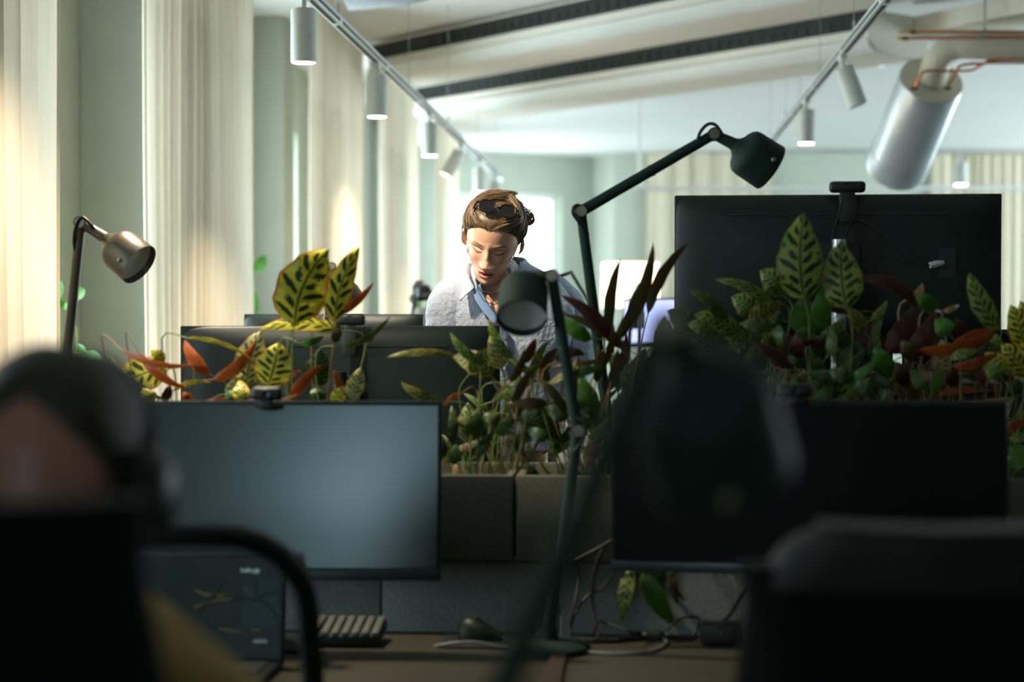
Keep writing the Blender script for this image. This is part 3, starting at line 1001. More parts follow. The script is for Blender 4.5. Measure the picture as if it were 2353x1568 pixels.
# ------------------------------------------------------------------ desk lamps
def desk_lamp(label, base, joints, neck, axis, D=0.105, L=0.125, m='lampg', loops=(), r=0.0115, knob=None, base_r=0.085, diff='lampin', sh=1.0):
    """base: point on the surface; joints: arm points from the base up to the head joint; neck: start of the shade; axis: where the opening points"""
    base = V(base)
    t = thing('desk_lamp', label, 'lamp', base)
    ax = V(axis).normalized()
    MB().lathe([(0, 0), (0, base_r), (0.012, base_r), (0.02, base_r * 0.86), (0.024, 0.02), (0.05, 0.016)], Matrix.Translation(base), 32).build('base', MT[m], t)
    pts = [base + V((0, 0, 0.04))] + [V(j) for j in joints]
    for i in range(len(pts) - 1):
        a, b = pts[i], pts[i + 1]
        d_ = (b - a).normalized()
        side = d_.cross(FWD).normalized()
        MB().tube([a, a + (b - a) * 0.5, b], [r, r * 0.97, r * 0.92], 12, flat=1.0).build('lower_arm' if i == 0 else 'upper_arm', MT[m], t)
        MB().tube([a + (b - a) * 0.52, a + (b - a) * 0.54], r * 1.06, 12).build('arm_collar', MT['lampd'], t)
        M = Matrix.Translation(b - FWD * (r * 1.15)) @ frame(FWD)
        pv = MB().lathe([(0, 0), (0, r * 1.15), (r * 2.3, r * 1.15), (r * 2.3, 0)], M, 20).build('pivot', MT[m], t)
        MB().lathe([(-0.002, 0), (-0.002, r * 0.95), (0.001, r * 0.95)], M, 20).build('pivot_disc', MT['pin'], pv)
    hj = pts[-1]
    nk = V(neck)
    MB().tube([hj, hj + (nk - hj) * 0.5, nk, nk + ax * 0.02], [r * 0.9, r * 1.0, r * 1.15, r * 1.4], 14).build('head_neck', MT[m], t)
    R_ = D / 2
    s = [(-0.004, r * 0.6), (0.0, r * 1.2), (0.010 * sh, r * 1.5), (0.022 * sh, R_ * 0.5), (0.030 * sh, R_ * 0.72), (0.038 * sh, R_ * 0.86), (0.048 * sh, R_ * 0.945), (0.062 * sh, R_ * 0.975), (L * 0.75, R_ * 0.985), (L, R_), (L + 0.0015, R_ * 0.99), (L, R_ * 0.965), (L * 0.75, R_ * 0.95), (0.07, R_ * 0.9)]
    M = Matrix.Translation(nk) @ frame(ax)
    sh = MB().lathe(s, M, 40).build('shade', MT[m], t, sharp=55)
    MB().lathe([(L - 0.016, R_ * 0.958), (L - 0.020, R_ * 0.6), (L - 0.022, 0.0)], M, 32).build('diffuser', MT[diff], t)
    if knob is not None:
        kd = V(knob)
        kd = (kd - ax * kd.dot(ax)).normalized()
        MB().ball(nk + ax * (L - 0.02) + kd * (R_ + 0.002), (0.006, 0.006, 0.006), nu=12, nv=8).build('knob', MT['pin'], sh)
    for lp in loops:
        MB().tube(spline(lp, 7), 0.0042, 8).build('cable_loop', MT['cable'], t)
    return t


# bronze lamp at the picture's window side
bd_ = 4.35
desk_lamp('bronze grey desk lamp against the sage wall, shade tipped toward the curtain', V((at(100, 900, bd_).x, at(100, 900, bd_).y, DZ)),
          [at(186, 512, bd_)], at(243, 548, bd_), (at(318, 607, bd_ - 0.035) - at(243, 548, bd_)), D=0.112, L=0.118, m='lampb', r=0.0135,
          loops=[[at(180, 600, bd_), at(170, 560, bd_ - 0.01), at(174, 522, bd_ - 0.02), at(188, 500, bd_ - 0.02), at(206, 514, bd_ - 0.02), at(224, 536, bd_)]], knob=(at(272, 618, bd_ - 0.1) - at(290, 590, bd_)), diff='lampin')
# lamp with its opening toward the camera
bd_ = 3.62
desk_lamp('dark green lamp with its pale round opening showing, in front of the woman', V((at(1262, 1462, 3.58).x, at(1262, 1462, 3.58).y, DZ)),
          [at(1327, 990, 3.60), at(1268, 634, bd_)], at(1207, 638, bd_ + 0.05), (at(1198, 738, bd_ - 0.04) - at(1207, 640, bd_ + 0.05)), D=0.106, L=0.122, r=0.0125, sh=0.72,
          loops=[[at(1318, 960, 3.585), at(1344, 975, 3.58), at(1340, 1010, 3.585), at(1318, 1040, 3.585)]])
# tall lamp
bd_ = 4.2
desk_lamp('tall dark green lamp with a long bent arm reaching over the wide monitor', V((at(1445, 1000, bd_).x, at(1445, 1000, bd_).y, DZ)),
          [at(1335, 486, bd_), at(1640, 309, bd_)], at(1686, 331, bd_), (at(1762, 378, bd_ + 0.02) - at(1688, 330, bd_)), D=0.120, L=0.108, r=0.0135, sh=0.72,
          loops=[[at(1600, 335, bd_), at(1608, 306, bd_ - 0.015), at(1626, 286, bd_ - 0.02), at(1645, 288, bd_ - 0.02), at(1662, 312, bd_)],
                 [at(1352, 540, bd_), at(1330, 510, bd_ - 0.015), at(1316, 488, bd_ - 0.02), at(1324, 472, bd_ - 0.02), at(1345, 478, bd_)]], knob=(at(1800, 382, bd_ - 0.05) - at(1762, 378, bd_)))
# near blurred lamp
bd_ = 1.24
desk_lamp('big blurred dark lamp close to the camera, shade hanging down', V((at(1115, 1640, bd_).x, at(1115, 1640, bd_).y, DZ)),
          [at(1120, 1660, bd_), at(1528, 745, bd_)], at(1580, 815, bd_ + 0.02), (at(1690, 1130, bd_ + 0.045) - at(1610, 850, bd_ - 0.02)), D=0.112, L=0.114, r=0.0115, sh=0.8, knob=(at(1655, 1165, bd_ - 0.2) - at(1655, 1130, bd_)))
# lamp behind the leaves, by the low monitor
bd_ = 5.6
desk_lamp('small desk lamp half hidden behind the yellow leaves, chrome joint showing', V((at(700, 900, bd_).x, at(700, 900, bd_).y, DZ)),
          [at(764, 612, bd_)], at(778, 640, bd_), (at(804, 690, bd_) - at(776, 634, bd_)), D=0.095, L=0.09, m='lampb', r=0.011)
# far lamps
bd_ = 8.6
FZ = 0.74
desk('far desk beyond the woman under the small black lamps', -1.4, 0.95, 7.85, 9.05)


def far_base(px, d):
    q = at(px, 900, d)
    return V((q.x, q.y, DZ))


desk_lamp('far black desk lamp beside the last window curtain', far_base(905, 8.5), [at(958, 650, 8.5)], at(968, 648, 8.5), (at(985, 690, 8.46) - at(976, 652, 8.5)), D=0.082, L=0.085, m='lampd', r=0.010)
desk_lamp('far grey green desk lamp with its shade hanging before the lavender screen', far_base(1430, 8.3), [at(1452, 690, 8.3)], at(1464, 694, 8.3), (at(1464, 760, 8.28) - at(1464, 694, 8.3)), D=0.082, L=0.125, m='lampg', r=0.013)
desk_lamp('thin black lamp with jointed arms behind the shoulder of the woman', far_base(1392, 7.0), [at(1388, 752, 7.0), at(1312, 626, 7.0)], at(1290, 634, 7.0), (at(1255, 652, 7.0) - at(1290, 634, 7.0)), D=0.09, L=0.09, m='lampd', r=0.007)
desk('far desk under the thin black jointed lamp', -0.35, 1.1, 6.5, 7.35)


def cone_lamp(label, base, top, r0, r1, h, m, stem=True, cat='lamp', name='table_lamp'):
    t = thing(name, label, cat, base)
    base = V(base)
    top = V(top)
    MB().lathe([(0, 0), (0, 0.07), (0.015, 0.07), (0.025, 0.012)], Matrix.Translation(base), 24).build('base', MT['lampd'], t)
    MB().tube([base + V((0, 0, 0.02)), V((base.x, base.y, top.z - h * 0.2))], 0.009, 10).build('stem', MT['lampd'], t)
    M = Matrix.Translation(V((base.x, base.y, top.z - h)))
    MB().lathe([(0, r1), (h, r0), (h + 0.002, r0 * 0.96), (0.004, r1 * 0.97)], M, 32).build('shade', MT[m], t)
    MB().ball((base.x, base.y, top.z - h * 0.5), (0.03, 0.03, 0.045)).build('bulb', MT['lens'] if m != 'lampd' else MT['dim'], t)
    return t


q = at(1448, 604, 9.3)
cone_lamp('big glowing white table lamp shade between the tall lamp arm and dark monitor', V((q.x, q.y, 0.74)), q, 0.152, 0.156, 0.24, 'shade')
q = at(1120, 604, 10.2)
cone_lamp('peach glowing table lamp shade behind the head of the woman', V((q.x, q.y, 0.74)), q, 0.19, 0.195, 0.24, 'shadep')
q = at(1471, 660, 8.0)
cone_lamp('small black cone lamp before the glowing white shade', V((q.x, q.y, DZ)), q, 0.018, 0.046, 0.056, 'lampd')
desk('far desk under the peach lampshade', -1.3, 0.2, 9.98, 10.7)
desk('far desk under the glowing white lampshade', -0.3, 1.2, 9.1, 9.8)
c, w_, h_ = mspan(1432, 1700, 686, 800, 8.75)
monitor('far switched-on monitor glowing lavender between the leaves', c, w_, h_, smat='lav')

t = thing('potted_plant', 'small far plant in a pale pot beneath the far black lamp', 'plant', at(972, 725, 8.75))
q = at(972, 725, 8.75)
MB().lathe([(DZ - q.z, 0), (DZ - q.z, 0.05), (0.03, 0.07), (0.035, 0.066), (0.02, 0.0)], Matrix.Translation(V((q.x, q.y, q.z))), 20).build('pot', MT['terr'], t)
for i in range(9):
    a = rnd.uniform(0, 6.28)
    tip = V((q.x + 0.05 * math.cos(a), q.y + 0.05 * math.sin(a), q.z + rnd.uniform(0.05, 0.14)))
    md = (V((q.x, q.y, q.z + 0.02)) + tip) / 2
    MB().ball(tip, (0.018, 0.006, 0.026), Matrix.Rotation(a, 3, 'Z'), 8, 6).build('leaf', MT['rubber'], t)
    MB().tube([V((q.x, q.y, q.z + 0.01)), md, tip], 0.0025, 5).build('stem', MT['stemg'], t)

# ------------------------------------------------------------------ things on the near desks
# laptop
lt = thing('laptop', 'open laptop with a dark scenic picture on its screen, seen through the chair net', 'laptop', at(480, 1528, 3.42))
lc = at(474, 1398, 3.44)
tl = 0.16
Rl = Matrix.Rotation(-tl, 3, 'X')
PL = lambda x, y, z: lc + Rl @ V((x, y, z))
hinge = PL(0, 0, -0.11)
MB().box(PL(0, 0.004, 0), (0.316, 0.007, 0.216), Rl, bev=0.003).build('lid', MT['black'], lt)
sc_ = MB().box(PL(0, -0.0008, 0.002), (0.302, 0.0015, 0.196), Rl).build('screen', MT['wpaper'], lt)
MB().box((lc.x, hinge.y - 0.112, DZ + 0.009), (0.316, 0.222, 0.015), bev=0.004).build('keyboard_base', MT['gblack'], lt)
MB().box((lc.x, hinge.y - 0.09, DZ + 0.0175), (0.27, 0.10, 0.003)).build('key_field', MT['black'], lt)
# the picture on the screen: sea-blue field, bare branches, gold grass, a line of pale lettering


def lp(px, py):
    """point of the screen sheet, from its own centimetres"""
    return PL((px - 474) * 3.44 / FPX, -0.0022, (1398 - py) * 3.44 / FPX)


MB().add([lp(560, 1330), lp(648, 1330), lp(648, 1436), lp(560, 1436)], [(0, 1, 2, 3)], 0, False).build('picture_sky', MT['wsky'], sc_, sharp=0)
g = MB()
for pts, r_ in (([(508, 1330), (498, 1360), (476, 1390), (455, 1410)], 0.0016), ([(495, 1328), (470, 1348), (450, 1349)], 0.0010), ([(586, 1332), (589, 1365), (594, 1380), (560, 1374), (520, 1380)], 0.0014),
                ([(594, 1374), (612, 1365), (640, 1358)], 0.0016), ([(600, 1378), (628, 1398), (641, 1422), (644, 1440)], 0.0014), ([(643, 1335), (645, 1400)], 0.0010), ([(490, 1436), (530, 1434), (545, 1415)], 0.0010)):
    g.tube(spline([lp(*p) - V((0, 0.0002, 0)) for p in pts], 4), r_, 6)
g.build('picture_branch', MT['wdark'], sc_)
g = MB()
for pts in ([(445, 1355), (462, 1364), (487, 1368)], [(455, 1361), (478, 1370)], [(491, 1367), (502, 1369), (515, 1367)], [(474, 1387), (500, 1379), (540, 1376)], [(446, 1396), (456, 1393), (464, 1390)], [(505, 1443), (530, 1448), (556, 1450)], [(580, 1445), (600, 1447)], [(563, 1354), (570, 1355)]):
    g.tube([lp(*p) - V((0, 0.0004, 0)) for p in pts], 0.0007, 5)
g.build('picture_grass', MT['wgold'], sc_)
g = MB()
rr_ = random.Random(3)
for i, x in enumerate([554, 559, 563, 567, 571, 576, 582, 586, 590, 594]):
    hgt = (9, 5, 5, 9, 9, 5, 5, 5, 9, 5)[i]
    dn = (0, 0, 0, 0, 0, 0, 4, 0, 4, 0)[i]
    g.tube([lp(x, 1315 + dn), lp(x, 1315 - hgt)], 0.0007, 5)
    g.tube([lp(x, 1311), lp(x + 2.5, 1311 + rr_.uniform(-2, 2))], 0.0006, 5)
for i in range(8):
    g.tube([lp(588 + i * 4, 1475), lp(588 + i * 4, 1469 - (i % 3))], 0.0005, 5)
g.build('screen_text', MT['wtext'], sc_)

# keyboard
kb = thing('keyboard', 'black compact keyboard with pale keys beside the laptop', 'keyboard', at(785, 1478, 3.63))
kc = V((at(785, 1478, 3.63).x, at(785, 1478, 3.66).y, DZ + 0.024))
Rk = Matrix.Rotation(0.15, 3, 'X')
MB().box(kc, (0.168, 0.112, 0.022), Rk, bev=0.004).build('case', MT['gblack'], kb)
MB().box(kc + Rk @ V((0, 0.042, -0.017)), (0.13, 0.012, 0.014), Rk).build('rear_foot', MT['black'], kb)
kme = None
for r_ in range(5):
    for c_k in range(8):
        p = kc + Rk @ V((-0.0735 + c_k * 0.021, -0.044 + r_ * 0.0215, 0.0145))
        if kme is None:
            o = MB().box((0, 0, 0), (0.0155, 0.018, 0.009), Rk, bev=0.002, seg=1).build('key', MT['keycap'], kb)
            kme = o
        else:
            o = kme.copy()
            COL.objects.link(o)
        o.location = p
# mouse and its mat edge
q = at(1104, 1470, 3.68)
ms = thing('computer_mouse', 'dark glossy mouse on the desk below the felt planter', 'mouse', V((q.x, q.y, DZ)))
rings = []
for i in range(15):
    u = i / 14
    x = -0.046 + 0.092 * u
    hh = 0.043 * (math.sin(math.pi * min(1, (u * 0.93 + 0.07)) ** 0.62)) ** 0.75 + 0.004
    ww = 0.031 * (math.sin(math.pi * (0.06 + 0.88 * u))) ** 0.5
    rings.append([V((q.x + x, q.y + ww * math.cos(a), DZ + 0.004 + max(0, math.sin(a)) ** 0.8 * hh)) for a in [2 * math.pi * k_ / 18 for k_ in range(18)]])
MB().loft(rings).build('shell', MT['gblack'], ms, sharp=60)
MB().tube([V((q.x - 0.02, q.y - 0.004, DZ + 0.048)), V((q.x + 0.0, q.y - 0.004, DZ + 0.05))], 0.004, 8).build('scroll_wheel', MT['steel'], ms)
t = thing('mouse_mat', 'thin dark mat with a pale curled edge beneath the mouse', 'mat', V((q.x, q.y - 0.02, DZ)))
MB().box((q.x + 0.02, q.y - 0.015, DZ + 0.002), (0.20, 0.14, 0.003), bev=0.001).build('sheet', MT['black'], t)
MB().tube(spline([V((q.x - 0.09, q.y - 0.08, DZ + 0.004)), V((q.x - 0.05, q.y - 0.082, DZ + 0.012)), V((q.x + 0.0, q.y - 0.082, DZ + 0.014)), V((q.x + 0.05, q.y - 0.08, DZ + 0.006)), V((q.x + 0.10, q.y - 0.075, DZ + 0.003))], 5), 0.0022, 6).build('rim', MT['gcable'], t)


def cable(label, pts, r=0.0035, m='cable'):
    pts = [V(p) for p in pts]
    t_ = thing('cable', label, 'cable', pts[0], 'cables on the desk behind the near lamp')
    MB().tube(spline(pts, 6), r, 7).build('cord', MT[m], t_)


def dk(px, py):
    """point on the desktop under the pixel"""
    d = FPX * (CAM.z - DZ - 0.004) / (py - 708.0)
    return at(px, py - 0.3, d)


cable('black cable arching up before the felt divider', [dk(1300, 1478), at(1318, 1400, 3.66), at(1331, 1330, 3.70), at(1322, 1290, 3.70), at(1300, 1275, 3.70), at(1290, 1240, 3.70)])
cable('black cable rising to the corner of the black-screened monitor', [at(1318, 1292, 3.71), at(1350, 1275, 3.71), at(1400, 1246, 3.70), at(1440, 1222, 3.68)])
cable('brown grey cable hanging straight down the felt divider', [at(1385, 1260, 3.73), at(1368, 1300, 3.73), at(1360, 1350, 3.73), at(1363, 1400, 3.73), dk(1374, 1468)], 0.0032, 'leather')
cable('black cable looping from the monitor base to the desk', [dk(1305, 1482), at(1318, 1420, 3.66), at(1350, 1370, 3.68), at(1385, 1352, 3.69), at(1412, 1322, 3.68)], 0.0028)
cable('pale grey loop of cable lying flat on the desk', [dk(1290, 1478), dk(1318, 1493), dk(1380, 1502), dk(1450, 1503), dk(1500, 1496), dk(1530, 1480), dk(1522, 1466)], 0.0036, 'gcable')
cable('thick black cable lying along the back of the desk', [dk(1286, 1462), dk(1330, 1470), dk(1400, 1474), dk(1480, 1468), dk(1600, 1466)], 0.005)
cable('thin cable with a small kink above the desk', [dk(1362, 1472), at(1374, 1432, 3.66), at(1400, 1436, 3.66), at(1450, 1452, 3.62), dk(1500, 1474), at(1560, 1425, 3.66), at(1600, 1419, 3.68), at(1606, 1432, 3.68), dk(1596, 1470)], 0.0024)
cable('black power cord rising from the power brick', [at(1645, 1442, 3.60), at(1672, 1420, 3.60), at(1692, 1390, 3.62), at(1712, 1352, 3.66)], 0.0042)
cable('silver grey cable curving past the lamp base', [dk(1170, 1500), dk(1215, 1478), at(1250, 1448, 3.58), at(1262, 1425, 3.6)], 0.0022, 'gcable')
t = thing('leather_strap', 'brown leather strap hanging over the desk joint', 'strap', dk(1280, 1500))
pts = [dk(1294, 1474), dk(1286, 1500), dk(1274, 1540), dk(1262, 1580), dk(1250, 1640)]
MB().loft([[p + RGT * (0.011 + 0.003 * i) + V((0, 0, 0.001)), p - RGT * (0.011 + 0.003 * i) + V((0, 0, 0.001)), p - RGT * (0.011 + 0.003 * i) + V((0, 0, 0.005)), p + RGT * (0.011 + 0.003 * i) + V((0, 0, 0.005))] for i, p in enumerate(pts)], smooth=False).build('band', MT['leather'], t)
q = dk(1655, 1478)
t = thing('power_brick', 'black power brick on the desk under the black-screened monitor', 'power brick', q)
MB().box(q + V((0, 0, 0.022)), (0.085, 0.06, 0.042), bev=0.005).build('case', MT['black'], t)
MB().ball(q + V((0.0, -0.031, 0.026)), (0.002, 0.002, 0.002), nu=8, nv=6).build('indicator', MT['pin'], t)
for i, px in enumerate((1460, 1510)):
    q = dk(px, 1466)
    t = thing('cable_adapter', ('small dark adapter on the desk nearer the lamp' if i == 0 else 'small dark adapter on the desk below the hanging leaf'), 'adapter', q)
    MB().box(q + V((0, 0, 0.007)), (0.03, 0.02, 0.013), Matrix.Rotation(0.4 - i, 3, 'Z'), bev=0.003).build('shell', MT['black'], t)
    MB().box(q + V((0.018, 0, 0.007)), (0.012, 0.012, 0.007), bev=0.002).build('plug', MT['gcable'], t)
q = at(1832, 856, 4.20)
t = thing('speaker_bar', 'brown small speaker with a dotted top edge on the raised desk', 'speaker', V((q.x, q.y, ZD2)))
MB().box((q.x, q.y, ZD2 + 0.014), (0.10, 0.05, 0.028), bev=0.006).build('case', MT['wood'], t)
for i in range(18):
    MB().box((q.x - 0.044 + i * 0.0052, q.y - 0.018, ZD2 + 0.0285), (0.003, 0.004, 0.003)).build('dot', MT['silver'], t)


# ------------------------------------------------------------------ office chairs
def office_chair(label, x, y, top, wid, style, rz=0.0, depth=0.045, head=None, seat=0.47, lean=0.10):
    t = thing('office_chair', label, 'chair', (x, y, 0))
    R = Matrix.Rotation(rz, 3, 'Z')
    P = lambda a, b, c_: V((x, y, 0)) + R @ V((a, b, c_))
    zb = seat + 0.10
    by = -0.24

    def back_pt(u, v, off=0.0):
        z = zb + (top - zb) * v
        curve = 0.05 * (u * u) - lean * v * 1.0 + 0.05 * math.sin(v * math.pi)
        return P(u * wid / 2, by + curve + off, z)
    if style == 'solid':
        rings = []
        for i in range(13):
            v = i / 12
            e = min(1.0, 0.90 + 0.10 * math.sin(math.pi * min(1, v * 1.0))) if v < 0.97 else 0.97
            ring = [back_pt(u * e, v, depth / 2 * s) for u, s in [(-1, -.3), (-.96, -1), (-.5, -1), (0, -1), (.5, -1), (.96, -1), (1, -.3), (1, .3), (.96, 1), (.5, 1), (0, 1), (-.5, 1), (-.96, 1), (-1, .3)]]
            rings.append(ring)
        MB().loft(rings).build('backrest', MT['chair'], t, sharp=50)
        MB().box(P(0, by - depth / 2 - 0.012, seat + 0.28), (0.10, 0.018, 0.5), R, bev=0.006).build('back_bar', MT['chairp'], t)
    else:
        rad = 0.11
        path = []
        w2 = 1.0
        for v in (0.0, 0.3, 0.6, 0.80):
            path.append(back_pt(-w2, v))
        for k_ in range(1, 6):
            a = math.pi / 2 * k_ / 6
            path.append(back_pt(-w2 + (1 - math.cos(a)) * rad / (wid / 2), 0.80 + 0.2 * math.sin(a)))
        for u in (-0.5, -0.25, 0, 0.25, 0.5):
            path.append(back_pt(u, 1.0))
        for k_ in range(5, 0, -1):
            a = math.pi / 2 * k_ / 6
            path.append(back_pt(w2 - (1 - math.cos(a)) * rad / (wid / 2), 0.80 + 0.2 * math.sin(a)))
        for v in (0.80, 0.6, 0.3, 0.0):
            path.append(back_pt(w2, v))
        path.append(path[0])
        MB().tube(path, 0.0165, 12).build('back_frame', MT['chairp'], t)
        g_ = MB()
        vs, fs = [], []
        for i in range(9):
            for j in range(9):
                u = -0.97 + 1.94 * j / 8
                v = 0.01 + 0.975 * i / 8
                lim = 1.0 if v < 0.8 else 1 - (1 - math.cos(math.asin(min(1, (v - 0.8) / 0.2)))) * rad / (wid / 2)
                vs.append(back_pt(max(-lim, min(lim, u)), v))
        for i in range(8):
            for j in range(8):
                fs.append((i * 9 + j, i * 9 + j + 1, (i + 1) * 9 + j + 1, (i + 1) * 9 + j))
        g_.add(vs, fs)
        g_.build('back_net', MT['net'], t, sharp=0)
        MB().tube([P(0, by - 0.02, seat + 0.0), back_pt(0, 0.02, -0.02)], 0.025, 10).build('back_bar', MT['chairp'], t)
    if head:
        hw, hb, ht = head
        rings = []
        for i in range(11):
            v = i / 10
            z = hb + (ht - hb) * v
            e = math.sin(math.acos(max(-1, min(1, (v * 1.0))))) ** 0.45 if v > 0 else 1
            e = max(0.55, e) if v < 1 else 0.72
            yy = by - lean * (z - zb) / (top - zb)
            rings.append([P(u * hw / 2 * e, yy + s * 0.032 + 0.04 * u * u, z) for u, s in [(-1, -.4), (-.93, -1), (-.5, -1.1), (0, -1.15), (.5, -1.1), (.93, -1), (1, -.4), (1, .4), (.93, 1), (0, 1), (-.93, 1), (-1, .4)]])
        MB().loft(rings).build('headrest', MT['chairp'], t, sharp=60)
    MB().box(P(0, 0.02, seat - 0.03), (wid * 1.02, 0.48, 0.075), R, bev=0.03, seg=3).build('seat', MT['chair'], t)
    for s in (-1, 1):
        a = MB().tube([P(s * wid * 0.52, 0.0, seat - 0.04), P(s * (wid * 0.5 + 0.06), 0.0, seat + 0.02), P(s * (wid * 0.5 + 0.06), 0.0, seat + 0.20)], 0.014, 8).build('armrest', MT['chairp'], t)
        MB().box(P(s * (wid * 0.5 + 0.06), 0.03, seat + 0.212), (0.07, 0.23, 0.024), R, bev=0.01).build('arm_pad', MT['chairp'], a)
    MB().tube([P(0, 0, 0.085), P(0, 0, seat - 0.07)], 0.026, 12).build('gas_lift', MT['steel'], t)
    for k_ in range(5):
        an = 2 * math.pi * k_ / 5 + 0.3
        e = P(0.29 * math.cos(an), 0.29 * math.sin(an), 0.075)
        f = MB().tube([P(0, 0, 0.10), e], [0.024, 0.015], 8).build('base_spoke', MT['chairp'], t)
        M = Matrix.Translation(V((e.x, e.y, 0.028)) - V((-math.sin(an), math.cos(an), 0)) * 0.02) @ frame(V((-math.sin(an), math.cos(an), 0)))
        MB().lathe([(0, 0), (0, 0.028), (0.04, 0.028), (0.04, 0)], M, 16).build('caster', MT['black'], f)
        MB().tube([e, V((e.x, e.y, 0.04))], 0.008, 8).build('caster_stem', MT['steel'], f)
    return t


def zpix(py, d):
    return CAM.z - (py - 708.0) / FPX * d


dch = 1.31
q = at(-190, 1300, dch)
office_chair('high dark solid office chair hiding the back of the headphone wearer', q.x, q.y + 0.30, zpix(1143, dch), 0.36, 'solid')
dch = 2.42
q = at(276, 1300, dch)
office_chair('empty office chair with black net back and rounded frame before the laptop', q.x, q.y + 0.30, zpix(1222, dch), 0.505, 'net')
dch = 1.85
q = at(2150, 1300, dch)
office_chair('dark office chair with a rounded headrest before the black-screened monitor', q.x, q.y + 0.30, zpix(1300, dch), 0.43, 'solid', head=(0.36, zpix(1345, dch), zpix(1200, dch)))

# ------------------------------------------------------------------ prayer plants
def leaf(plant, soil, bx, by, tx, ty, wpx, kind, bow=0.0, roll=0.0, d=3.93, dt=None, stem=True, rip=0.06, fold=0.10):
    """one leaf, base and tip where the photograph shows them; roll turns the blade about its midrib"""
    dt = d + (rnd.uniform(-0.03, 0.03) if dt is None else dt)
    b, t_ = at(bx, by, d), at(tx, ty, dt)
    L2 = math.hypot(tx - bx, ty - by)
    nx, ny = -(ty - by) / L2, (tx - bx) / L2
    mid = at((bx + tx) / 2 + nx * bow * L2, (by + ty) / 2 + ny * bow * L2, (d + dt) / 2 - 0.015)
    n = 12
    cl = bez(b, mid * 2 - (b + t_) / 2, t_, n)
    W = wpx * d / FPX / 2
    m = 6
    V1, uvs = [], []
    lay0, lay1 = [], []
    sd = rnd.uniform(0, 10)
    for i, p in enumerate(cl):
        t = i / n
        tg = (cl[min(i + 1, n)] - cl[max(i - 1, 0)]).normalized()
        to = (CAM - p).normalized()
        sv = tg.cross(to)
        sv = sv.normalized() if sv.length > 1e-6 else RGT.copy()
        nv = sv.cross(tg).normalized()
        if nv.dot(to) < 0:
            nv = -nv
        q = Quaternion(tg, math.radians(roll))
        sv = q @ sv
        nv = q @ nv
        prof = max(0.0, math.sin(math.pi * min(1.0, 0.02 + 0.98 * t) ** 0.82)) ** 0.72 * (1 - 0.12 * t)
        if i == n:
            prof = 0.0
        if i == 0:
            prof = 0.05
        for j in range(m + 1):
            u = -1 + 2 * j / m
            rp = rip * W * math.sin(t * 19 + u * 2 + sd) * abs(u) * 1.6
            ed = 1 + 0.05 * math.sin(t * 23 + sd + (u > 0) * 2)
            pt = p + sv * (u * W * prof * ed) + nv * (-fold * W * abs(u) ** 1.4 + rp * prof)
            lay0.append(pt)
            lay1.append(pt - nv * 0.0007)
            uvs.append(((u + 1) / 2, t))
    g = MB()
    w_ = m + 1
    f0 = [(i * w_ + j, i * w_ + j + 1, (i + 1) * w_ + j + 1, (i + 1) * w_ + j) for i in range(n) for j in range(m)]
    g.add(lay0, f0, 0)
    g.add(lay1, [tuple(reversed(f)) for f in f0], 1)
    o = g.build('leaf', [LM[kind], LM[UNDER[kind]]], plant, sharp=0, uvs=uvs + uvs)
    if stem and soil is not None:
        s = V((b.x * 0.55 + soil.x * 0.45 + rnd.uniform(-0.02, 0.02), min(max(b.y, PY0 + 0.07), PY1 - 0.07) * 0.6 + soil.y * 0.4, soil.z - 0.01))
        dirv = (cl[1] - cl[0]).normalized()
        c1 = b - dirv * min(0.06, 0.3 * (b - s).length)
        pts = [b + dirv * 0.004, c1, (c1 + s) / 2 + V((rnd.uniform(-.012, .012), 0, 0.01)), s]
        st = MB().tube(spline(pts, 4), [0.0015] * 4 + [0.0019] * 9, 6).build('petiole', MT['stemb'] if kind in 'OMBT' else MT['stemg'], o)
    return o


SOILZ = 0.985


def plant(label, px, d=3.92):
    q = at(px, 1000, d)
    s = V((q.x, q.y, SOILZ))
    return thing('prayer_plant', label, 'plant', s, 'prayer plants in the felt planters'), s


LEAF_A = [  # orange-tinged plant by the headphone wearer
    (385, 850, 247, 918, 92, 'Y', 0.12, 15), (128, 864, 70, 842, 28, 'Y', 0.1, 0), (319, 812, 428, 893, 26, 'O', 0.10, 30), (277, 803, 450, 838, 17, 'O', 0.10, 20),
    (289, 861, 378, 920, 18, 'B', 0.05, 10), (378, 834, 346, 803, 34, 'Y', 0.0, 0), (396, 900, 486, 880, 13, 'Y', -0.12, 10), (378, 926, 393, 884, 26, 'M', 0.0, 20),
    (481, 862, 424, 780, 33, 'O', -0.08, 10), (489, 874, 588, 780, 30, 'O', 0.12, 10), (428, 778, 586, 835, 12, 'Y', -0.10, 30), (300, 930, 262, 880, 40, 'Y', 0, 10),
    (350, 930, 330, 890, 40, 'Y', 0, 0), (440, 930, 420, 900, 22, 'O', 0, 0), (470, 925, 520, 915, 12, 'O', 0, 0),
]
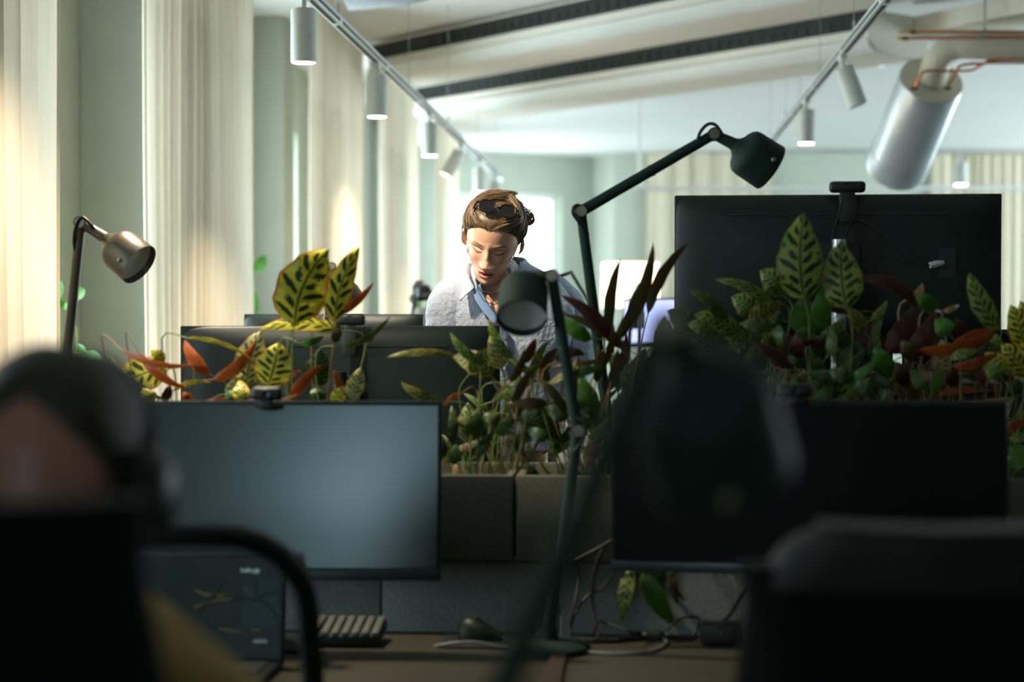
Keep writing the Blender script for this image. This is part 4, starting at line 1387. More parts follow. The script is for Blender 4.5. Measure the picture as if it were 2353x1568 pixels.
LEAF_B = [  # big yellow leaves
    (676, 748, 757, 573, 128, 'Y', -0.10, 8), (700, 735, 752, 585, 62, 'Y', 0.10, 35), (768, 744, 827, 567, 66, 'Y', -0.07, 12), (765, 728, 860, 649, 22, 'O', 0.07, 25), (784, 762, 592, 760, 40, 'Y', 0.10, 20),
    (688, 790, 745, 772, 22, 'N', 0.1, 20), (783, 800, 899, 726, 19, 'G', 0.10, 35), (566, 890, 600, 760, 78, 'P', -0.05, 0), (614, 890, 641, 786, 98, 'Y', 0.03, 0),
    (724, 893, 737, 804, 70, 'D', 0.0, 0), (667, 926, 745, 838, 28, 'O', -0.08, 10), (798, 924, 829, 843, 46, 'P', 0.05, 5), (762, 926, 799, 888, 36, 'Y', 0.0, 5),
    (664, 866, 692, 852, 11, 'O', 0, 0), (518, 906, 558, 857, 34, 'P', 0.08, 10), (556, 926, 552, 872, 44, 'Y', 0.0, 0), (600, 925, 690, 905, 10, 'T', 0.05, 0), (540, 926, 525, 890, 40, 'D', 0, 0),
    (740, 925, 725, 880, 45, 'D', 0, 10), (640, 905, 560, 815, 60, 'P', 0.05, 10), (770, 790, 780, 740, 26, 'B', 0.0, 20), (790, 905, 765, 850, 20, 'O', 0, 20),
]
LEAF_C = [  # drooping olive plant before the woman
    (1046, 818, 885, 823, 20, 'K', 0.07, 20), (1128, 866, 1038, 822, 62, 'K', 0.14, 12), (1023, 926, 920, 877, 30, 'K', -0.08, 10), (1068, 1016, 1076, 924, 50, 'P', 0.02, 0),
    (1036, 1022, 1038, 930, 28, 'D', 0.05, 10), (1178, 826, 1122, 732, 27, 'G', -0.07, 20), (1152, 850, 1132, 760, 50, 'P', 0.0, 10), (1180, 940, 1230, 842, 24, 'B', -0.06, 20),
    (1224, 885, 1263, 782, 26, 'G', -0.1, 25), (1208, 835, 1232, 776, 24, 'M', 0.0, 10), (1160, 992, 1108, 953, 44, 'D', 0.1, 10), (1042, 1052, 1080, 1112, 16, 'T', 0.18, 20),
    (1015, 1060, 1070, 1032, 20, 'K', 0.1, 10), (1192, 960, 1290, 1016, 70, 'D', -0.12, 5), (1100, 1010, 1096, 940, 34, 'D', 0.0, 20), (1040, 1070, 1050, 1020, 30, 'D', 0, 0),
    (1140, 1000, 1175, 950, 30, 'D', 0.05, 0), (1090, 1050, 1130, 1000, 24, 'D', 0.05, 0), (1080, 860, 1150, 800, 40, 'G', -0.1, 10), (1180, 1020, 1230, 990, 30, 'D', 0, 0),
    (1021, 1050, 1016, 1000, 22, 'D', 0, 10), (1060, 905, 1020, 935, 14, 'O', 0.1, 0), (1170, 880, 1205, 800, 22, 'B', 0.1, 20), (1240, 850, 1290, 800, 20, 'B', -0.1, 20),
]
LEAF_E = [  # tall brown bladed plant by the tall lamp
    (1455, 545, 1455, 540, 2, 'B', 0, 0), (1361, 780, 1282, 722, 38, 'N', -0.06, 10), (1424, 802, 1288, 678, 36, 'M', 0.08, 15), (1446, 808, 1292, 720, 26, 'B', 0.06, 15), (1402, 785, 1427, 594, 30, 'B', -0.06, 20),
    (1408, 790, 1502, 557, 36, 'B', 0.08, 20), (1488, 722, 1585, 556, 30, 'B', -0.08, 20), (1362, 978, 1330, 864, 52, 'N', 0.06, 5), (1301, 954, 1236, 870, 24, 'B', 0.08, 15),
    (1278, 832, 1346, 818, 30, 'B', -0.2, 20), (1270, 1046, 1346, 996, 24, 'G', -0.05, 10), (1346, 1072, 1358, 1002, 34, 'T', 0.06, 5), (1302, 968, 1250, 936, 38, 'D', 0.08, 0),
    (1385, 985, 1400, 925, 28, 'N', 0, 10), (1430, 905, 1482, 798, 52, 'D', 0.05, 10), (1400, 900, 1420, 800, 30, 'B', 0.05, 20), (1370, 880, 1375, 790, 26, 'B', 0.04, 20),
    (1330, 900, 1325, 840, 20, 'B', 0.1, 20), (1400, 960, 1450, 880, 36, 'D', 0.05, 10), (1350, 1010, 1400, 960, 28, 'D', 0.1, 0), (1320, 1080, 1335, 1110, 20, 'N', 0, 0),
    (1240, 960, 1290, 925, 30, 'D', 0, 0), (1310, 870, 1395, 850, 24, 'D', -0.1, 10), (1380, 850, 1410, 740, 22, 'B', 0.08, 25), (1420, 860, 1440, 760, 24, 'M', 0.06, 25), (1260, 1010, 1210, 985, 34, 'D', 0, 0),
]
LEAF_F = [  # dense plant behind the near lamp
    (1801, 682, 1745, 622, 68, 'G', 0.1, 5), (1738, 730, 1678, 683, 62, 'G', 0.12, 5), (1776, 697, 1641, 642, 30, 'G', 0.08, 25), (1674, 737, 1582, 664, 36, 'D', 0.07, 20),
    (1592, 764, 1532, 712, 52, 'D', 0.1, 5), (1700, 772, 1594, 724, 54, 'G', 0.1, 10), (1722, 738, 1806, 700, 46, 'K', -0.08, 15), (1660, 800, 1560, 770, 46, 'D', 0.08, 10),
    (1740, 800, 1660, 770, 48, 'G', 0.1, 15), (1780, 770, 1700, 745, 44, 'D', 0.1, 10), (1690, 840, 1600, 800, 52, 'D', 0.1, 10), (1760, 850, 1690, 800, 50, 'D', 0.1, 10),
    (1780, 830, 1800, 760, 46, 'G', 0.05, 15), (1776, 856, 1814, 800, 9, 'T', 0.06, 0), (1640, 770, 1580, 745, 40, 'G', 0.1, 10), (1560, 800, 1500, 760, 46, 'D', 0.1, 10),
    (1790, 800, 1740, 775, 42, 'K', 0.12, 20), (1600, 860, 1530, 820, 48, 'D', 0.1, 0), (1800, 740, 1765, 715, 40, 'D', 0, 10), (1720, 880, 1640, 850, 40, 'D', 0.1, 0),
    (1820, 850, 1720, 785, 26, 'M', 0.06, 20), (1640, 830, 1560, 810, 36, 'D', 0.05, 0),
]
LEAF_H = [  # plant with the two big upright leaves
    (1849, 694, 1849, 487, 112, 'G', -0.05, 6), (1946, 712, 1934, 553, 102, 'G', -0.04, 4), (1832, 765, 1848, 680, 62, 'N', 0.05, 10), (1872, 765, 1892, 655, 50, 'N', 0.06, 15),
    (1966, 720, 1818, 706, 26, 'M', 0.06, 20), (2040, 808, 1950, 712, 60, 'M', -0.08, 15), (2110, 706, 1962, 643, 32, 'M', 0.16, 15), (1880, 790, 1940, 730, 46, 'G', 0.1, 10), (1860, 800, 1830, 740, 40, 'N', 0.05, 0),
    (1900, 820, 1860, 770, 40, 'D', 0.05, 0), (1960, 800, 1900, 760, 44, 'D', 0.05, 10), (1990, 770, 1950, 705, 40, 'K', 0.05, 30), (1920, 870, 1990, 800, 36, 'D', 0.05, 10), (1850, 860, 2000, 892, 26, 'D', -0.06, 10),
    (2000, 900, 1892, 936, 20, 'G', 0.05, 10), (2040, 872, 2010, 798, 48, 'N', 0.05, 0), (1960, 880, 1900, 850, 36, 'D', 0.05, 0), (1840, 900, 1900, 870, 34, 'D', 0.05, 0), (1880, 880, 1960, 830, 30, 'M', 0.05, 20),
    (2010, 830, 1960, 790, 40, 'D', 0.05, 0), (1990, 860, 2030, 780, 26, 'M', 0.05, 20), (1950, 920, 1990, 870, 34, 'D', 0.05, 10), (1870, 925, 1920, 890, 30, 'D', 0, 0), (1825, 780, 1940, 790, 20, 'M', 0.05, 20),
    (2000, 740, 2040, 690, 20, 'G', 0.05, 0), (1960, 735, 2000, 730, 14, 'K', 0.05, 10), (1815, 820, 1855, 830, 30, 'D', 0.05, 10),
]
LEAF_I = [  # maroon and yellow plant at the picture edge
    (2040, 812, 2100, 703, 62, 'M', 0.08, 10), (2088, 816, 2158, 706, 56, 'M', 0.10, 10), (2150, 716, 2103, 684, 40, 'N', 0.1, 0), (2182, 772, 2148, 732, 46, 'N', 0.05, 5),
    (2109, 806, 2294, 755, 32, 'O', 0.10, 25), (2182, 820, 2284, 758, 36, 'O', -0.08, 20), (2189, 842, 2296, 808, 24, 'O', 0.10, 15), (2296, 758, 2228, 624, 54, 'G', -0.06, 12),
    (2353, 802, 2322, 700, 60, 'Y', 0.05, 10), (2360, 872, 2300, 790, 64, 'Y', 0.08, 10), (2160, 870, 2163, 778, 46, 'P', 0.05, 5), (2142, 906, 2160, 842, 30, 'N', 0.05, 10),
    (2098, 690, 2120, 650, 22, 'T', 0.1, 10), (2167, 716, 2204, 700, 14, 'T', 0.05, 0), (2336, 914, 2208, 922, 24, 'T', -0.08, 10), (2250, 900, 2150, 915, 18, 'O', 0.1, 10),
    (2240, 880, 2220, 800, 40, 'D', 0.05, 10), (2300, 870, 2260, 830, 44, 'G', 0.05, 10), (2200, 890, 2170, 850, 36, 'M', 0.05, 10), (2330, 850, 2260, 810, 36, 'Y', 0.05, 20), (2365, 760, 2330, 735, 40, 'Y', 0.05, 10),
    (2080, 890, 2060, 830, 36, 'M', 0.05, 10), (2120, 900, 2090, 850, 30, 'D', 0.05, 0), (2370, 830, 2345, 690, 60, 'Y', 0.05, 5), (2350, 900, 2310, 880, 40, 'D', 0.05, 10), (2200, 780, 2200, 730, 40, 'M', 0.05, 20), (2280, 820, 2290, 765, 36, 'G', 0.05, 0),
    (2365, 1025, 2308, 1062, 64, 'N', -0.1, 10), (2310, 1122, 2352, 1245, 22, 'G', 0.05, 20), (2306, 985, 2360, 962, 24, 'O', 0.05, 10), (2360, 1010, 2312, 975, 26, 'D', 0.05, 10), (2312, 1075, 2350, 1140, 26, 'D', 0.05, 10),
]
LEAF_J = [  # hanging under the black screen
    (1452, 1306, 1430, 1434, 40, 'G', 0.05, 20), (1478, 1312, 1553, 1442, 50, 'N', 0.05, 8), (1538, 1310, 1556, 1392, 26, 'D', 0.0, 10), (1540, 1310, 1578, 1384, 14, 'M', 0.12, 10), (1512, 1306, 1520, 1350, 30, 'D', 0, 0),
]


def fill(pl, soil, x0, x1, y0, y1, n, kinds, seed, w=(26, 52), l=(60, 110), d=(3.86, 4.03)):
    r = random.Random(seed)
    for _ in range(n):
        x, y = r.uniform(x0, x1), r.uniform(y0, y1)
        a = r.gauss(-1.3, 0.8)
        L_ = r.uniform(*l)
        leaf(pl, soil, x, y, x + L_ * math.cos(a), y + L_ * math.sin(a) * 0.8, r.uniform(*w), r.choice(kinds), r.uniform(-.1, .1), r.uniform(-40, 40), d=r.uniform(*d))


P1, S1 = plant('prayer plant with orange leaf backs beside the headphone wearer', 400)
for L_ in LEAF_A:
    leaf(P1, S1, *L_[:6], bow=L_[6], roll=L_[7], d=3.92 + rnd.uniform(-.04, .05))
P2, S2 = plant('prayer plant with big yellow dark-blotched leaves lit by the spotlight', 690)
for i, L_ in enumerate(LEAF_B):
    leaf(P2, S2, *L_[:6], bow=L_[6], roll=L_[7], d=3.88 + 0.012 * (i % 5) + (0.05 if i in (1, 7, 9, 19) else 0))
P3, S3 = plant('sparse drooping olive prayer plant in front of the woman and the felt planter', 1110)
for L_ in LEAF_C:
    leaf(P3, S3, *L_[:6], bow=L_[6], roll=L_[7], d=3.90 + rnd.uniform(-.05, .05))
fill(P3, S3, 1025, 1240, 1000, 1065, 8, 'DDGB', 4, l=(70, 130), w=(18, 30))
fill(P3, S3, 1110, 1290, 840, 1000, 15, 'GBDGK', 14, l=(70, 140), w=(14, 28))
P4, S4 = plant('tall brown bladed prayer plant beside the arm of the tall lamp', 1375)
for L_ in LEAF_E[1:]:
    leaf(P4, S4, *L_[:6], bow=L_[6], roll=L_[7], d=3.90 + rnd.uniform(-.04, .05))
fill(P4, S4, 1250, 1450, 900, 1080, 20, 'DDBBN', 5, l=(70, 140), w=(16, 30))
P5, S5 = plant('dense striped green prayer plant behind the blurred near lamp', 1660)
for L_ in LEAF_F:
    leaf(P5, S5, *L_[:6], bow=L_[6], roll=L_[7], d=3.90 + rnd.uniform(-.05, .05))
fill(P5, S5, 1480, 1800, 790, 930, 34, 'DDGBD', 6)
P6, S6 = plant('prayer plant with two tall upright striped leaves before the set-up monitor', 1915)
for i, L_ in enumerate(LEAF_H):
    leaf(P6, S6, *L_[:6], bow=L_[6], roll=L_[7], d=(3.86 if i < 2 else 3.90 + rnd.uniform(-.04, .06)))
fill(P6, S6, 1820, 2070, 800, 930, 34, 'DDDMN', 7, w=(22, 44))
P7, S7 = plant('maroon and yellow prayer plant at the picture edge beside the black-screened monitor', 2200)
for L_ in LEAF_I:
    leaf(P7, S7, *L_[:6], bow=L_[6], roll=L_[7], d=3.88 + rnd.uniform(-.05, .05))
fill(P7, S7, 2080, 2350, 800, 925, 26, 'DMMGB', 8, w=(20, 42))
fill(P7, S7, 2316, 2400, 950, 1100, 8, 'DMG', 9, w=(20, 36), l=(40, 70))
P8, S8 = plant('trailing prayer plant whose green leaves hang below the black-screened monitor', 1500, 3.80)
for L_ in LEAF_J:
    o = leaf(P8, None, *L_[:6], bow=L_[6], roll=L_[7], d=3.70)
    b = at(L_[0], L_[1], 3.70)
    MB().tube(spline([b, b + V((0.0, 0.0, 0.10)), V((b.x + 0.01, PY0 - 0.012, PLZ - 0.02)), V((b.x + 0.012, PY0 + 0.02, PLZ + 0.012)), V((S8.x, PY0 + 0.08, SOILZ - 0.01))], 4), 0.0018, 6).build('petiole', MT['stemg'], o)


# ------------------------------------------------------------------ round-leaved plants on the window sills
def sill_plant(label, px, py_pot, d, leaves, stems, pot_r=0.06):
    q = at(px, py_pot, d)
    t = thing('sill_plant', label, 'plant', V((q.x, q.y, Z0)))
    M = Matrix.Translation(V((q.x, q.y, Z0 + 0.001)))
    MB().lathe([(0, 0), (0, pot_r * 0.75), (0.11, pot_r), (0.115, pot_r * 0.93), (0.095, pot_r * 0.88), (0.095, 0)], M, 24).build('pot', MT['terr'], t)
    for s in stems:
        pts = [V((q.x, q.y, Z0 + 0.09))] + [at(x, y, d) for x, y in s]
        MB().tube(spline(pts, 5), 0.0028, 6).build('stem', MT['stemg'], t)
    for bx, by, tx, ty, w_ in leaves:
        b, tt = at(bx, by, d - 0.01), at(tx, ty, d - 0.03)
        cl = bez(b, (b + tt) / 2 + V((0.004, -0.01, 0)), tt, 8)
        ra = []
        for i, p in enumerate(cl):
            u = i / 8
            wv = w_ * d / FPX / 2 * max(0.02, math.sin(math.pi * min(1, u * 0.97 + 0.02) ** 0.9)) ** 0.6
            tg = (tt - b).normalized()
            sv = tg.cross((CAM - p).normalized()).normalized()
            ra.append([p - sv * wv, p - sv * wv * 0.5 + FWD * 0.003, p + FWD * 0.004, p + sv * wv * 0.5 + FWD * 0.003, p + sv * wv])
        MB().loft(ra, closed=False).build('leaf', MT['rubber'], t, sharp=0)
    return t


sill_plant('round-leaved plant on the window sill behind the bronze lamp', 150, 900, 6.75,
           [(126, 690, 138, 645, 26), (166, 682, 194, 664, 30), (140, 700, 172, 712, 16), (150, 735, 168, 720, 12), (196, 812, 232, 826, 24), (178, 792, 196, 814, 16), (128, 790, 132, 760, 18), (150, 705, 128, 690, 20)],
          [[(140, 830), (150, 820), (185, 812), (205, 815)], [(176, 800), (174, 750)], [(140, 820), (138, 740), (140, 700), (152, 690)], [(185, 820), (200, 850), (222, 872)]])
sill_plant('round-leaved climbing plant on the sill behind the second curtain', 585, 900, 9.35,
           [(586, 625, 612, 588, 26), (576, 740, 582, 665, 30), (590, 760, 612, 728, 16), (600, 752, 630, 742, 22), (574, 620, 577, 590, 10), (610, 735, 618, 728, 10)],
           [[(580, 760), (578, 700), (580, 650), (586, 625)], [(582, 770), (595, 750), (612, 740)], [(577, 650), (574, 610)]], 0.07)

# ------------------------------------------------------------------ people
HK = [  # head and neck rings from the crown down: z front, y front, z back, y back, half width, share of the head's own turn
    (.1135, -.010, .1135, .012, .002, 1), (.110, .030, .109, .045, .036, 1), (.102, .052, .100, .068, .052, 1), (.085, .072, .080, .086, .066, 1), (.062, .084, .055, .095, .0735, 1),
    (.040, .0895, .030, .097, .0755, 1), (.020, .0905, .010, .096, .0755, 1), (.0, .088, -.010, .093, .0735, 1), (-.02, .088, -.028, .086, .0705, 1), (-.04, .0885, -.045, .078, .0665, 1),
    (-.058, .0885, -.058, .070, .0615, 1), (-.075, .0885, -.070, .064, .055, 1), (-.09, .0875, -.08, .060, .0475, 1), (-.103, .083, -.088, .058, .043, 1), (-.112, .070, -.095, .057, .0425, .99),
    (-.113, .045, -.102, .056, .0435, .95), (-.116, .020, -.112, .056, .0455, .8), (-.130, .008, -.128, .057, .047, .55), (-.155, .008, -.150, .059, .048, .3), (-.178, .016, -.172, .066, .055, .1),
    (-.192, .035, -.188, .074, .085, 0), (-.210, .055, -.206, .08, .130, 0), (-.250, .074, -.250, .086, .150, 0), (-.330, .078, -.330, .088, .145, 0), (-.5, .075, -.5, .085, .135, 0), (-.66, .08, -.66, .09, .145, 0), (-.80, .08, -.80, .09, .145, 0)]


def cr(vals, s):
    i = min(int(s), len(vals) - 2)
    t = s - i
    p0, p1, p2, p3 = vals[max(i - 1, 0)], vals[i], vals[i + 1], vals[min(i + 2, len(vals) - 1)]
    return tuple(0.5 * (2 * b + (c - a) * t + (2 * a - 5 * b + 4 * c - d) * t * t + (3 * b - a - 3 * c + d) * t ** 3) for a, b, c, d in zip(p0, p1, p2, p3))


def hpoint(s, a):
    zf, yf, zb, yb, wx, w_ = cr(HK, s)
    c, sn = math.cos(a), math.sin(a)
    f = (1 + c) / 2
    return V((wx * sn, -yf * c if c > 0 else -yb * c, zf * f + zb * (1 - f))), w_


def G(x, x0, s):
    return math.exp(-((x - x0) / s) ** 2)


def face(p):
    """relief of the face on the front of the head"""
    x, y, z = p
    if y > -0.02:
        return p
    ax_ = abs(x)
    fr = min(1.0, max(0.0, (-y - 0.02) / 0.035))
    nose = 0
    if -0.062 < z < 0.03:
        prof = (0.004 * G(z, 0.012, 0.016) + 0.011 * G(z, -0.012, 0.016) + 0.0215 * G(z, -0.038, 0.0125))
        nose = prof * math.exp(-(ax_ / (0.0085 + 0.006 * max(0, min(1, (-z) / 0.04)))) ** 2)
    d = nose
    d += 0.0085 * G(ax_, 0.0125, 0.0062) * G(z, -0.0425, 0.0065)
    d -= 0.0045 * G(ax_, 0.0075, 0.0035) * G(z, -0.0505, 0.003)
    d -= 0.0125 * G(ax_, 0.030, 0.0165) * G(z, 0.0015, 0.0105)
    d += 0.0085 * G(ax_, 0.0315, 0.0125) * G(z, -0.0015, 0.0078)
    d -= 0.0022 * G(ax_, 0.0315, 0.013) * G(z, 0.0065, 0.0022)
    d += 0.0040 * G(ax_, 0.032, 0.020) * G(z, 0.0195, 0.0065)
    d += 0.0050 * G(ax_, 0.046, 0.018) * G(z, -0.026, 0.017)
    d -= 0.0040 * G(ax_, 0.040, 0.014) * G(z, -0.062, 0.016)
    d += 0.0050 * G(x, 0, 0.019) * G(z, -0.0635, 0.0042)
    d += 0.0065 * G(x, 0, 0.016) * G(z, -0.0775, 0.0052)
    d -= 0.0075 * G(x, 0, 0.0150) * G(z, -0.0702, 0.0030)
    d -= 0.0030 * G(x, 0, 0.016) * G(z, -0.0865, 0.004)
    d += 0.0050 * G(x, 0, 0.015) * G(z, -0.0985, 0.009)
    d -= 0.0015 * G(x, 0, 0.003) * G(z, -0.056, 0.005)
    return V((x * (1 + 0.0 * d), y - d * fr, z - (0.10 * nose if z < -0.03 else 0)))


def mixc(a, b, t):
    return tuple(x + (y_ - x) * t for x, y_ in zip(a, b))


def face_tint(p, skin, lips, brow):
    x, y, z = p
    c = skin
    if y < -0.03:
        ax_ = abs(x)
        c = mixc(c, lin((206, 122, 100)), 0.45 * G(ax_, 0.043, 0.016) * G(z, -0.030, 0.014))
        c = mixc(c, lin((196, 110, 90)), 0.40 * G(x, 0, 0.010) * G(z, -0.040, 0.009))
        c = mixc(c, lin((150, 100, 78)), 0.35 * G(ax_, 0.030, 0.012) * G(z, 0.0065, 0.0025))  # lid crease shade painted into the tint
        # lips with an open gap and a glint of teeth
        e = (x / 0.0235) ** 2 + ((z + 0.0708) / (0.0115 * (1.0 - 0.35 * (x / 0.0235) ** 2))) ** 2
        if e < 1.25:
            c = mixc(c, lips, min(1, max(0, (1.25 - e) / 0.3)))
        e = (x / 0.0165) ** 2 + ((z + 0.0702) / 0.0034) ** 2
        if e < 1.2:
            c = mixc(c, lin((58, 22, 20)), min(1, (1.2 - e) / 0.4))
        e = (x / 0.0115) ** 2 + ((z + 0.0688) / 0.0019) ** 2
        if e < 1.2:
            c = mixc(c, lin((226, 214, 204)), min(1, (1.2 - e) / 0.4))
        c = mixc(c, lin((120, 62, 50)), 0.8 * G(ax_, 0.0075, 0.0035) * G(z, -0.0505, 0.0022))  # nostril shade painted into the tint
        # lash line of the lowered lid, iris showing under it
        u = (ax_ - 0.0315) / 0.0135
        if abs(u) < 1.15:
            zl = -0.0062 + 0.0030 * u * u + 0.0012 * u
            c = mixc(c, lin((28, 20, 16)), 0.97 * math.exp(-((z - zl) / 0.0020) ** 2) * min(1, (1.15 - abs(u)) * 4))
            c = mixc(c, lin((52, 56, 58)), 0.9 * G(ax_, 0.0315, 0.0045) * math.exp(-((z - zl + 0.0030) / 0.0016) ** 2))
            c = mixc(c, lin((156, 100, 80)), 0.5 * math.exp(-((z - (0.0055 - 0.002 * u * u)) / 0.0014) ** 2))  # thin shade line painted along the lid crease
        # brows
        u = (ax_ - 0.033) / 0.020
        if abs(u) < 1:
            zb = 0.0195 + 0.004 * (1 - (u - 0.25) ** 2) - 0.001
            c = mixc(c, brow, 0.85 * math.exp(-((z - zb) / (0.0026 * (1.15 - 0.6 * max(0, u)))) ** 2) * min(1, (1 - abs(u)) * 3))
    return c


def body_axes(away=False):
    f = V((-math.sin(YAW), math.cos(YAW), 0))
    r = RGT.copy()
    if away:
        f, r = -f, -r
    return Matrix(((r.x, f.x, 0), (r.y, f.y, 0), (r.z, f.z, 1)))


def rotm(pitch, roll, yaw):
    return Matrix.Rotation(math.radians(roll), 3, 'Y') @ Matrix.Rotation(math.radians(yaw), 3, 'Z') @ Matrix.Rotation(math.radians(pitch), 3, 'X')


def hand(mb, w, dirv, nrm, side, s=1.0, curl=0.35):
    """palm, four unequal fingers and a thumb off the side of the palm"""
    d = V(dirv).normalized()
    n = V(nrm)
    n = (n - d * n.dot(d)).normalized()
    l = d.cross(n) * side
    w = V(w)
    rings = []
    for t, hw, ht in ((-0.01, 0.026, 0.020), (0.02, 0.034, 0.018), (0.055, 0.041, 0.015), (0.085, 0.041, 0.012), (0.095, 0.036, 0.009)):
        rings.append([w + d * t * s + l * hw * s * math.cos(a) + n * ht * s * math.sin(a) for a in [2 * math.pi * k_ / 14 for k_ in range(14)]])
    mb.loft(rings)
    for i, (o, L_) in enumerate(((0.030, 0.068), (0.010, 0.078), (-0.010, 0.072), (-0.029, 0.055))):
        p = w + d * 0.085 * s + l * o * s
        pts = [p]
        dd = d.copy()
        for q, f in enumerate((0.42, 0.32, 0.26)):
            dd = (Matrix.Rotation(curl * (0.6 + 0.3 * q), 3, d.cross(n)) @ dd).normalized()
            pts.append(pts[-1] + dd * L_ * f * s)
        mb.tube(spline(pts, 3), [0.0088 * s] * 4 + [0.008 * s] * 3 + [0.0072 * s, 0.0065 * s, 0.004 * s], 9)
    p = w + d * 0.025 * s + l * 0.03 * s
    mb.tube(spline([p, p + (l * 0.6 + d * 0.7).normalized() * 0.035 * s, p + (l * 0.6 + d * 0.9 - n * 0.2).normalized() * 0.066 * s], 4), [0.012 * s] * 3 + [0.010 * s] * 3 + [0.008 * s, 0.0072 * s, 0.005 * s], 9)


def make_body(Hc, Rh, Nw, Rb, B, skin, lips, brow, arms, s=1.0, hand_n=None):
    """one surface from crown to hips, with ears, forearms and hands; arms = list of (elbow, wrist, hand direction, palm normal, side)"""
    mb = MB()
    cols = []
    H = lambda p: Hc + B @ (Rh @ (p * s))
    T = lambda p: Nw + B @ (Rb @ ((p - V((0, 0.03, -0.19))) * s))
    angs = []
    for i in range(-44, 45):
        angs.append(math.radians(i * 1.75))
    for i in range(1, 24):
        angs.append(math.radians(77 + i * (206.0 / 24)))
    ss = []
    x = 0.0
    while x < 14.999:
        ss.append(x)
        x += 0.5 if x < 3 else (0.25 if x < 5 else (0.075 if x < 13.4 else 0.2))
    ss += [15 + 0.34 * k_ for k_ in range(34)]
    ss = [q for q in ss if q <= len(HK) - 1]
    rings = []
    for q in ss:
        ring = []
        for a in angs:
            p, w_ = hpoint(q, a)
            p0 = p.copy()
            if 2 < q < 15:
                p = face(p)
            cols.append(face_tint(p0, skin, lips, brow))
            w_ = max(0, min(1, w_))
            ring.append(H(p) * w_ + T(p) * (1 - w_))
        rings.append(ring)
    mb.loft(rings)
    n0 = len(mb.v)
    # ears
    for sd in (-1, 1):
        Re = Matrix.Rotation(sd * 0.35, 3, 'Z') @ Matrix.Rotation(-0.2, 3, 'X')
        e = []
        for i in range(9):
            ph = math.pi * i / 8
            e.append([H(V((sd * 0.0725, 0.012, -0.008)) + Re @ V((sd * 0.011 * math.sin(ph) * (0.6 + 0.6 * abs(math.cos(th))) * (1 if math.cos(th) > -2 else 0), 0.020 * math.sin(ph) * math.cos(th), 0.032 * math.cos(ph) * (1 if i < 5 else 0.95)))) for th in [2 * math.pi * k_ / 16 for k_ in range(16)]])
        mb.loft(e, cap=False)
        mb.tube([H(V((sd * 0.080, 0.012 + 0.018 * math.sin(t), -0.006 + 0.027 * math.cos(t)))) for t in [-0.6 + 0.33 * k_ for k_ in range(11)]], 0.0032 * s, 6)
    for sh, el, wr, hd, hn, sd in arms:
        sh, el, wr = V(sh), V(el), V(wr)
        mb.tube(spline([sh, (sh * 0.45 + el * 0.55), el, (el * 0.5 + wr * 0.5), wr], 4), [0.047 * s] * 6 + [0.042 * s] * 4 + [0.038 * s] * 4 + [0.030 * s, 0.027 * s, 0.025 * s], 14)
        hand(mb, wr, hd, hn, sd, s)
    cols += [skin] * (len(mb.v) - len(cols))
    mb.col = cols
    return mb, H, T


def cloth(p, f, amp, seed=0.0):
    q = V((p.x * f + seed, p.y * f, p.z * f * 0.7))
    return (noise.noise(q) + 0.55 * noise.noise(q * 2.3) + 0.3 * abs(noise.noise(q * 4.9))) * amp


def shirt_torso(T, rings, hw=None, seed=0.0, amp=0.006, nz=70, na=110, expo=0.85, s=1.0):
    """shirt body: half-width of the neck opening per height in hw"""
    mb = MB()
    vs, fs = [], []
    for i in range(nz + 1):
        u = i / nz * (len(rings) - 1)
        z, rx, ry = cr(rings, u)
        o = 0.0
        if hw:
            o = hw(z)
        a0 = math.asin(min(0.98, o / rx)) if o > 0 else 0.0
        for j in range(na + 1):
            a = a0 + (2 * math.pi - 2 * a0) * j / na
            c, sn = math.cos(a), math.sin(a)
            x = rx * math.copysign(abs(sn) ** expo, sn)
            y = -ry * math.copysign(abs(c) ** expo, c)
            p = V((x, y, z))
            nrm = V((x / rx, y / ry, 0)).normalized()
            k_ = cloth(p, 11, amp, seed) + 0.5 * amp * math.sin(p.z * 70 + p.x * 40 + 3 * noise.noise(p * 9)) * max(0, noise.noise(p * 6 + V((seed, 0, 3))))
            p = p + nrm * k_
            vs.append(T(p + V((0, 0.03, -0.19))))
    w_ = na + 1
    for i in range(nz):
        for j in range(na):
            fs.append((i * w_ + j, i * w_ + j + 1, (i + 1) * w_ + j + 1, (i + 1) * w_ + j))
    mb.add(vs, fs)
    return mb


def sleeve(mb, pts, rad, seed=0.0, amp=0.006, seg=34, n=16):
    sp = spline(pts, n)
    m = len(sp)
    rs = [rad[0] + (rad[-1] - rad[0]) * i / (m - 1) if len(rad) == 2 else cr([(r,) for r in rad], i / (m - 1) * (len(rad) - 1))[0] for i in range(m)]
    k0 = len(mb.v)
    mb.tube(sp, rs, seg)
    for i in range(k0, len(mb.v)):
        p = V(mb.v[i])
        c = sp[min(m - 1, (i - k0) // seg)]
        nrm = (p - c).normalized()
        t = (i - k0) // seg / m
        mb.v[i] = tuple(p + nrm * (cloth(p, 16, amp, seed) + amp * 0.7 * math.sin(t * 46 + 4 * noise.noise(p * 12)) * max(0, noise.noise(p * 7 + V((1, seed, 0))) + 0.2)))


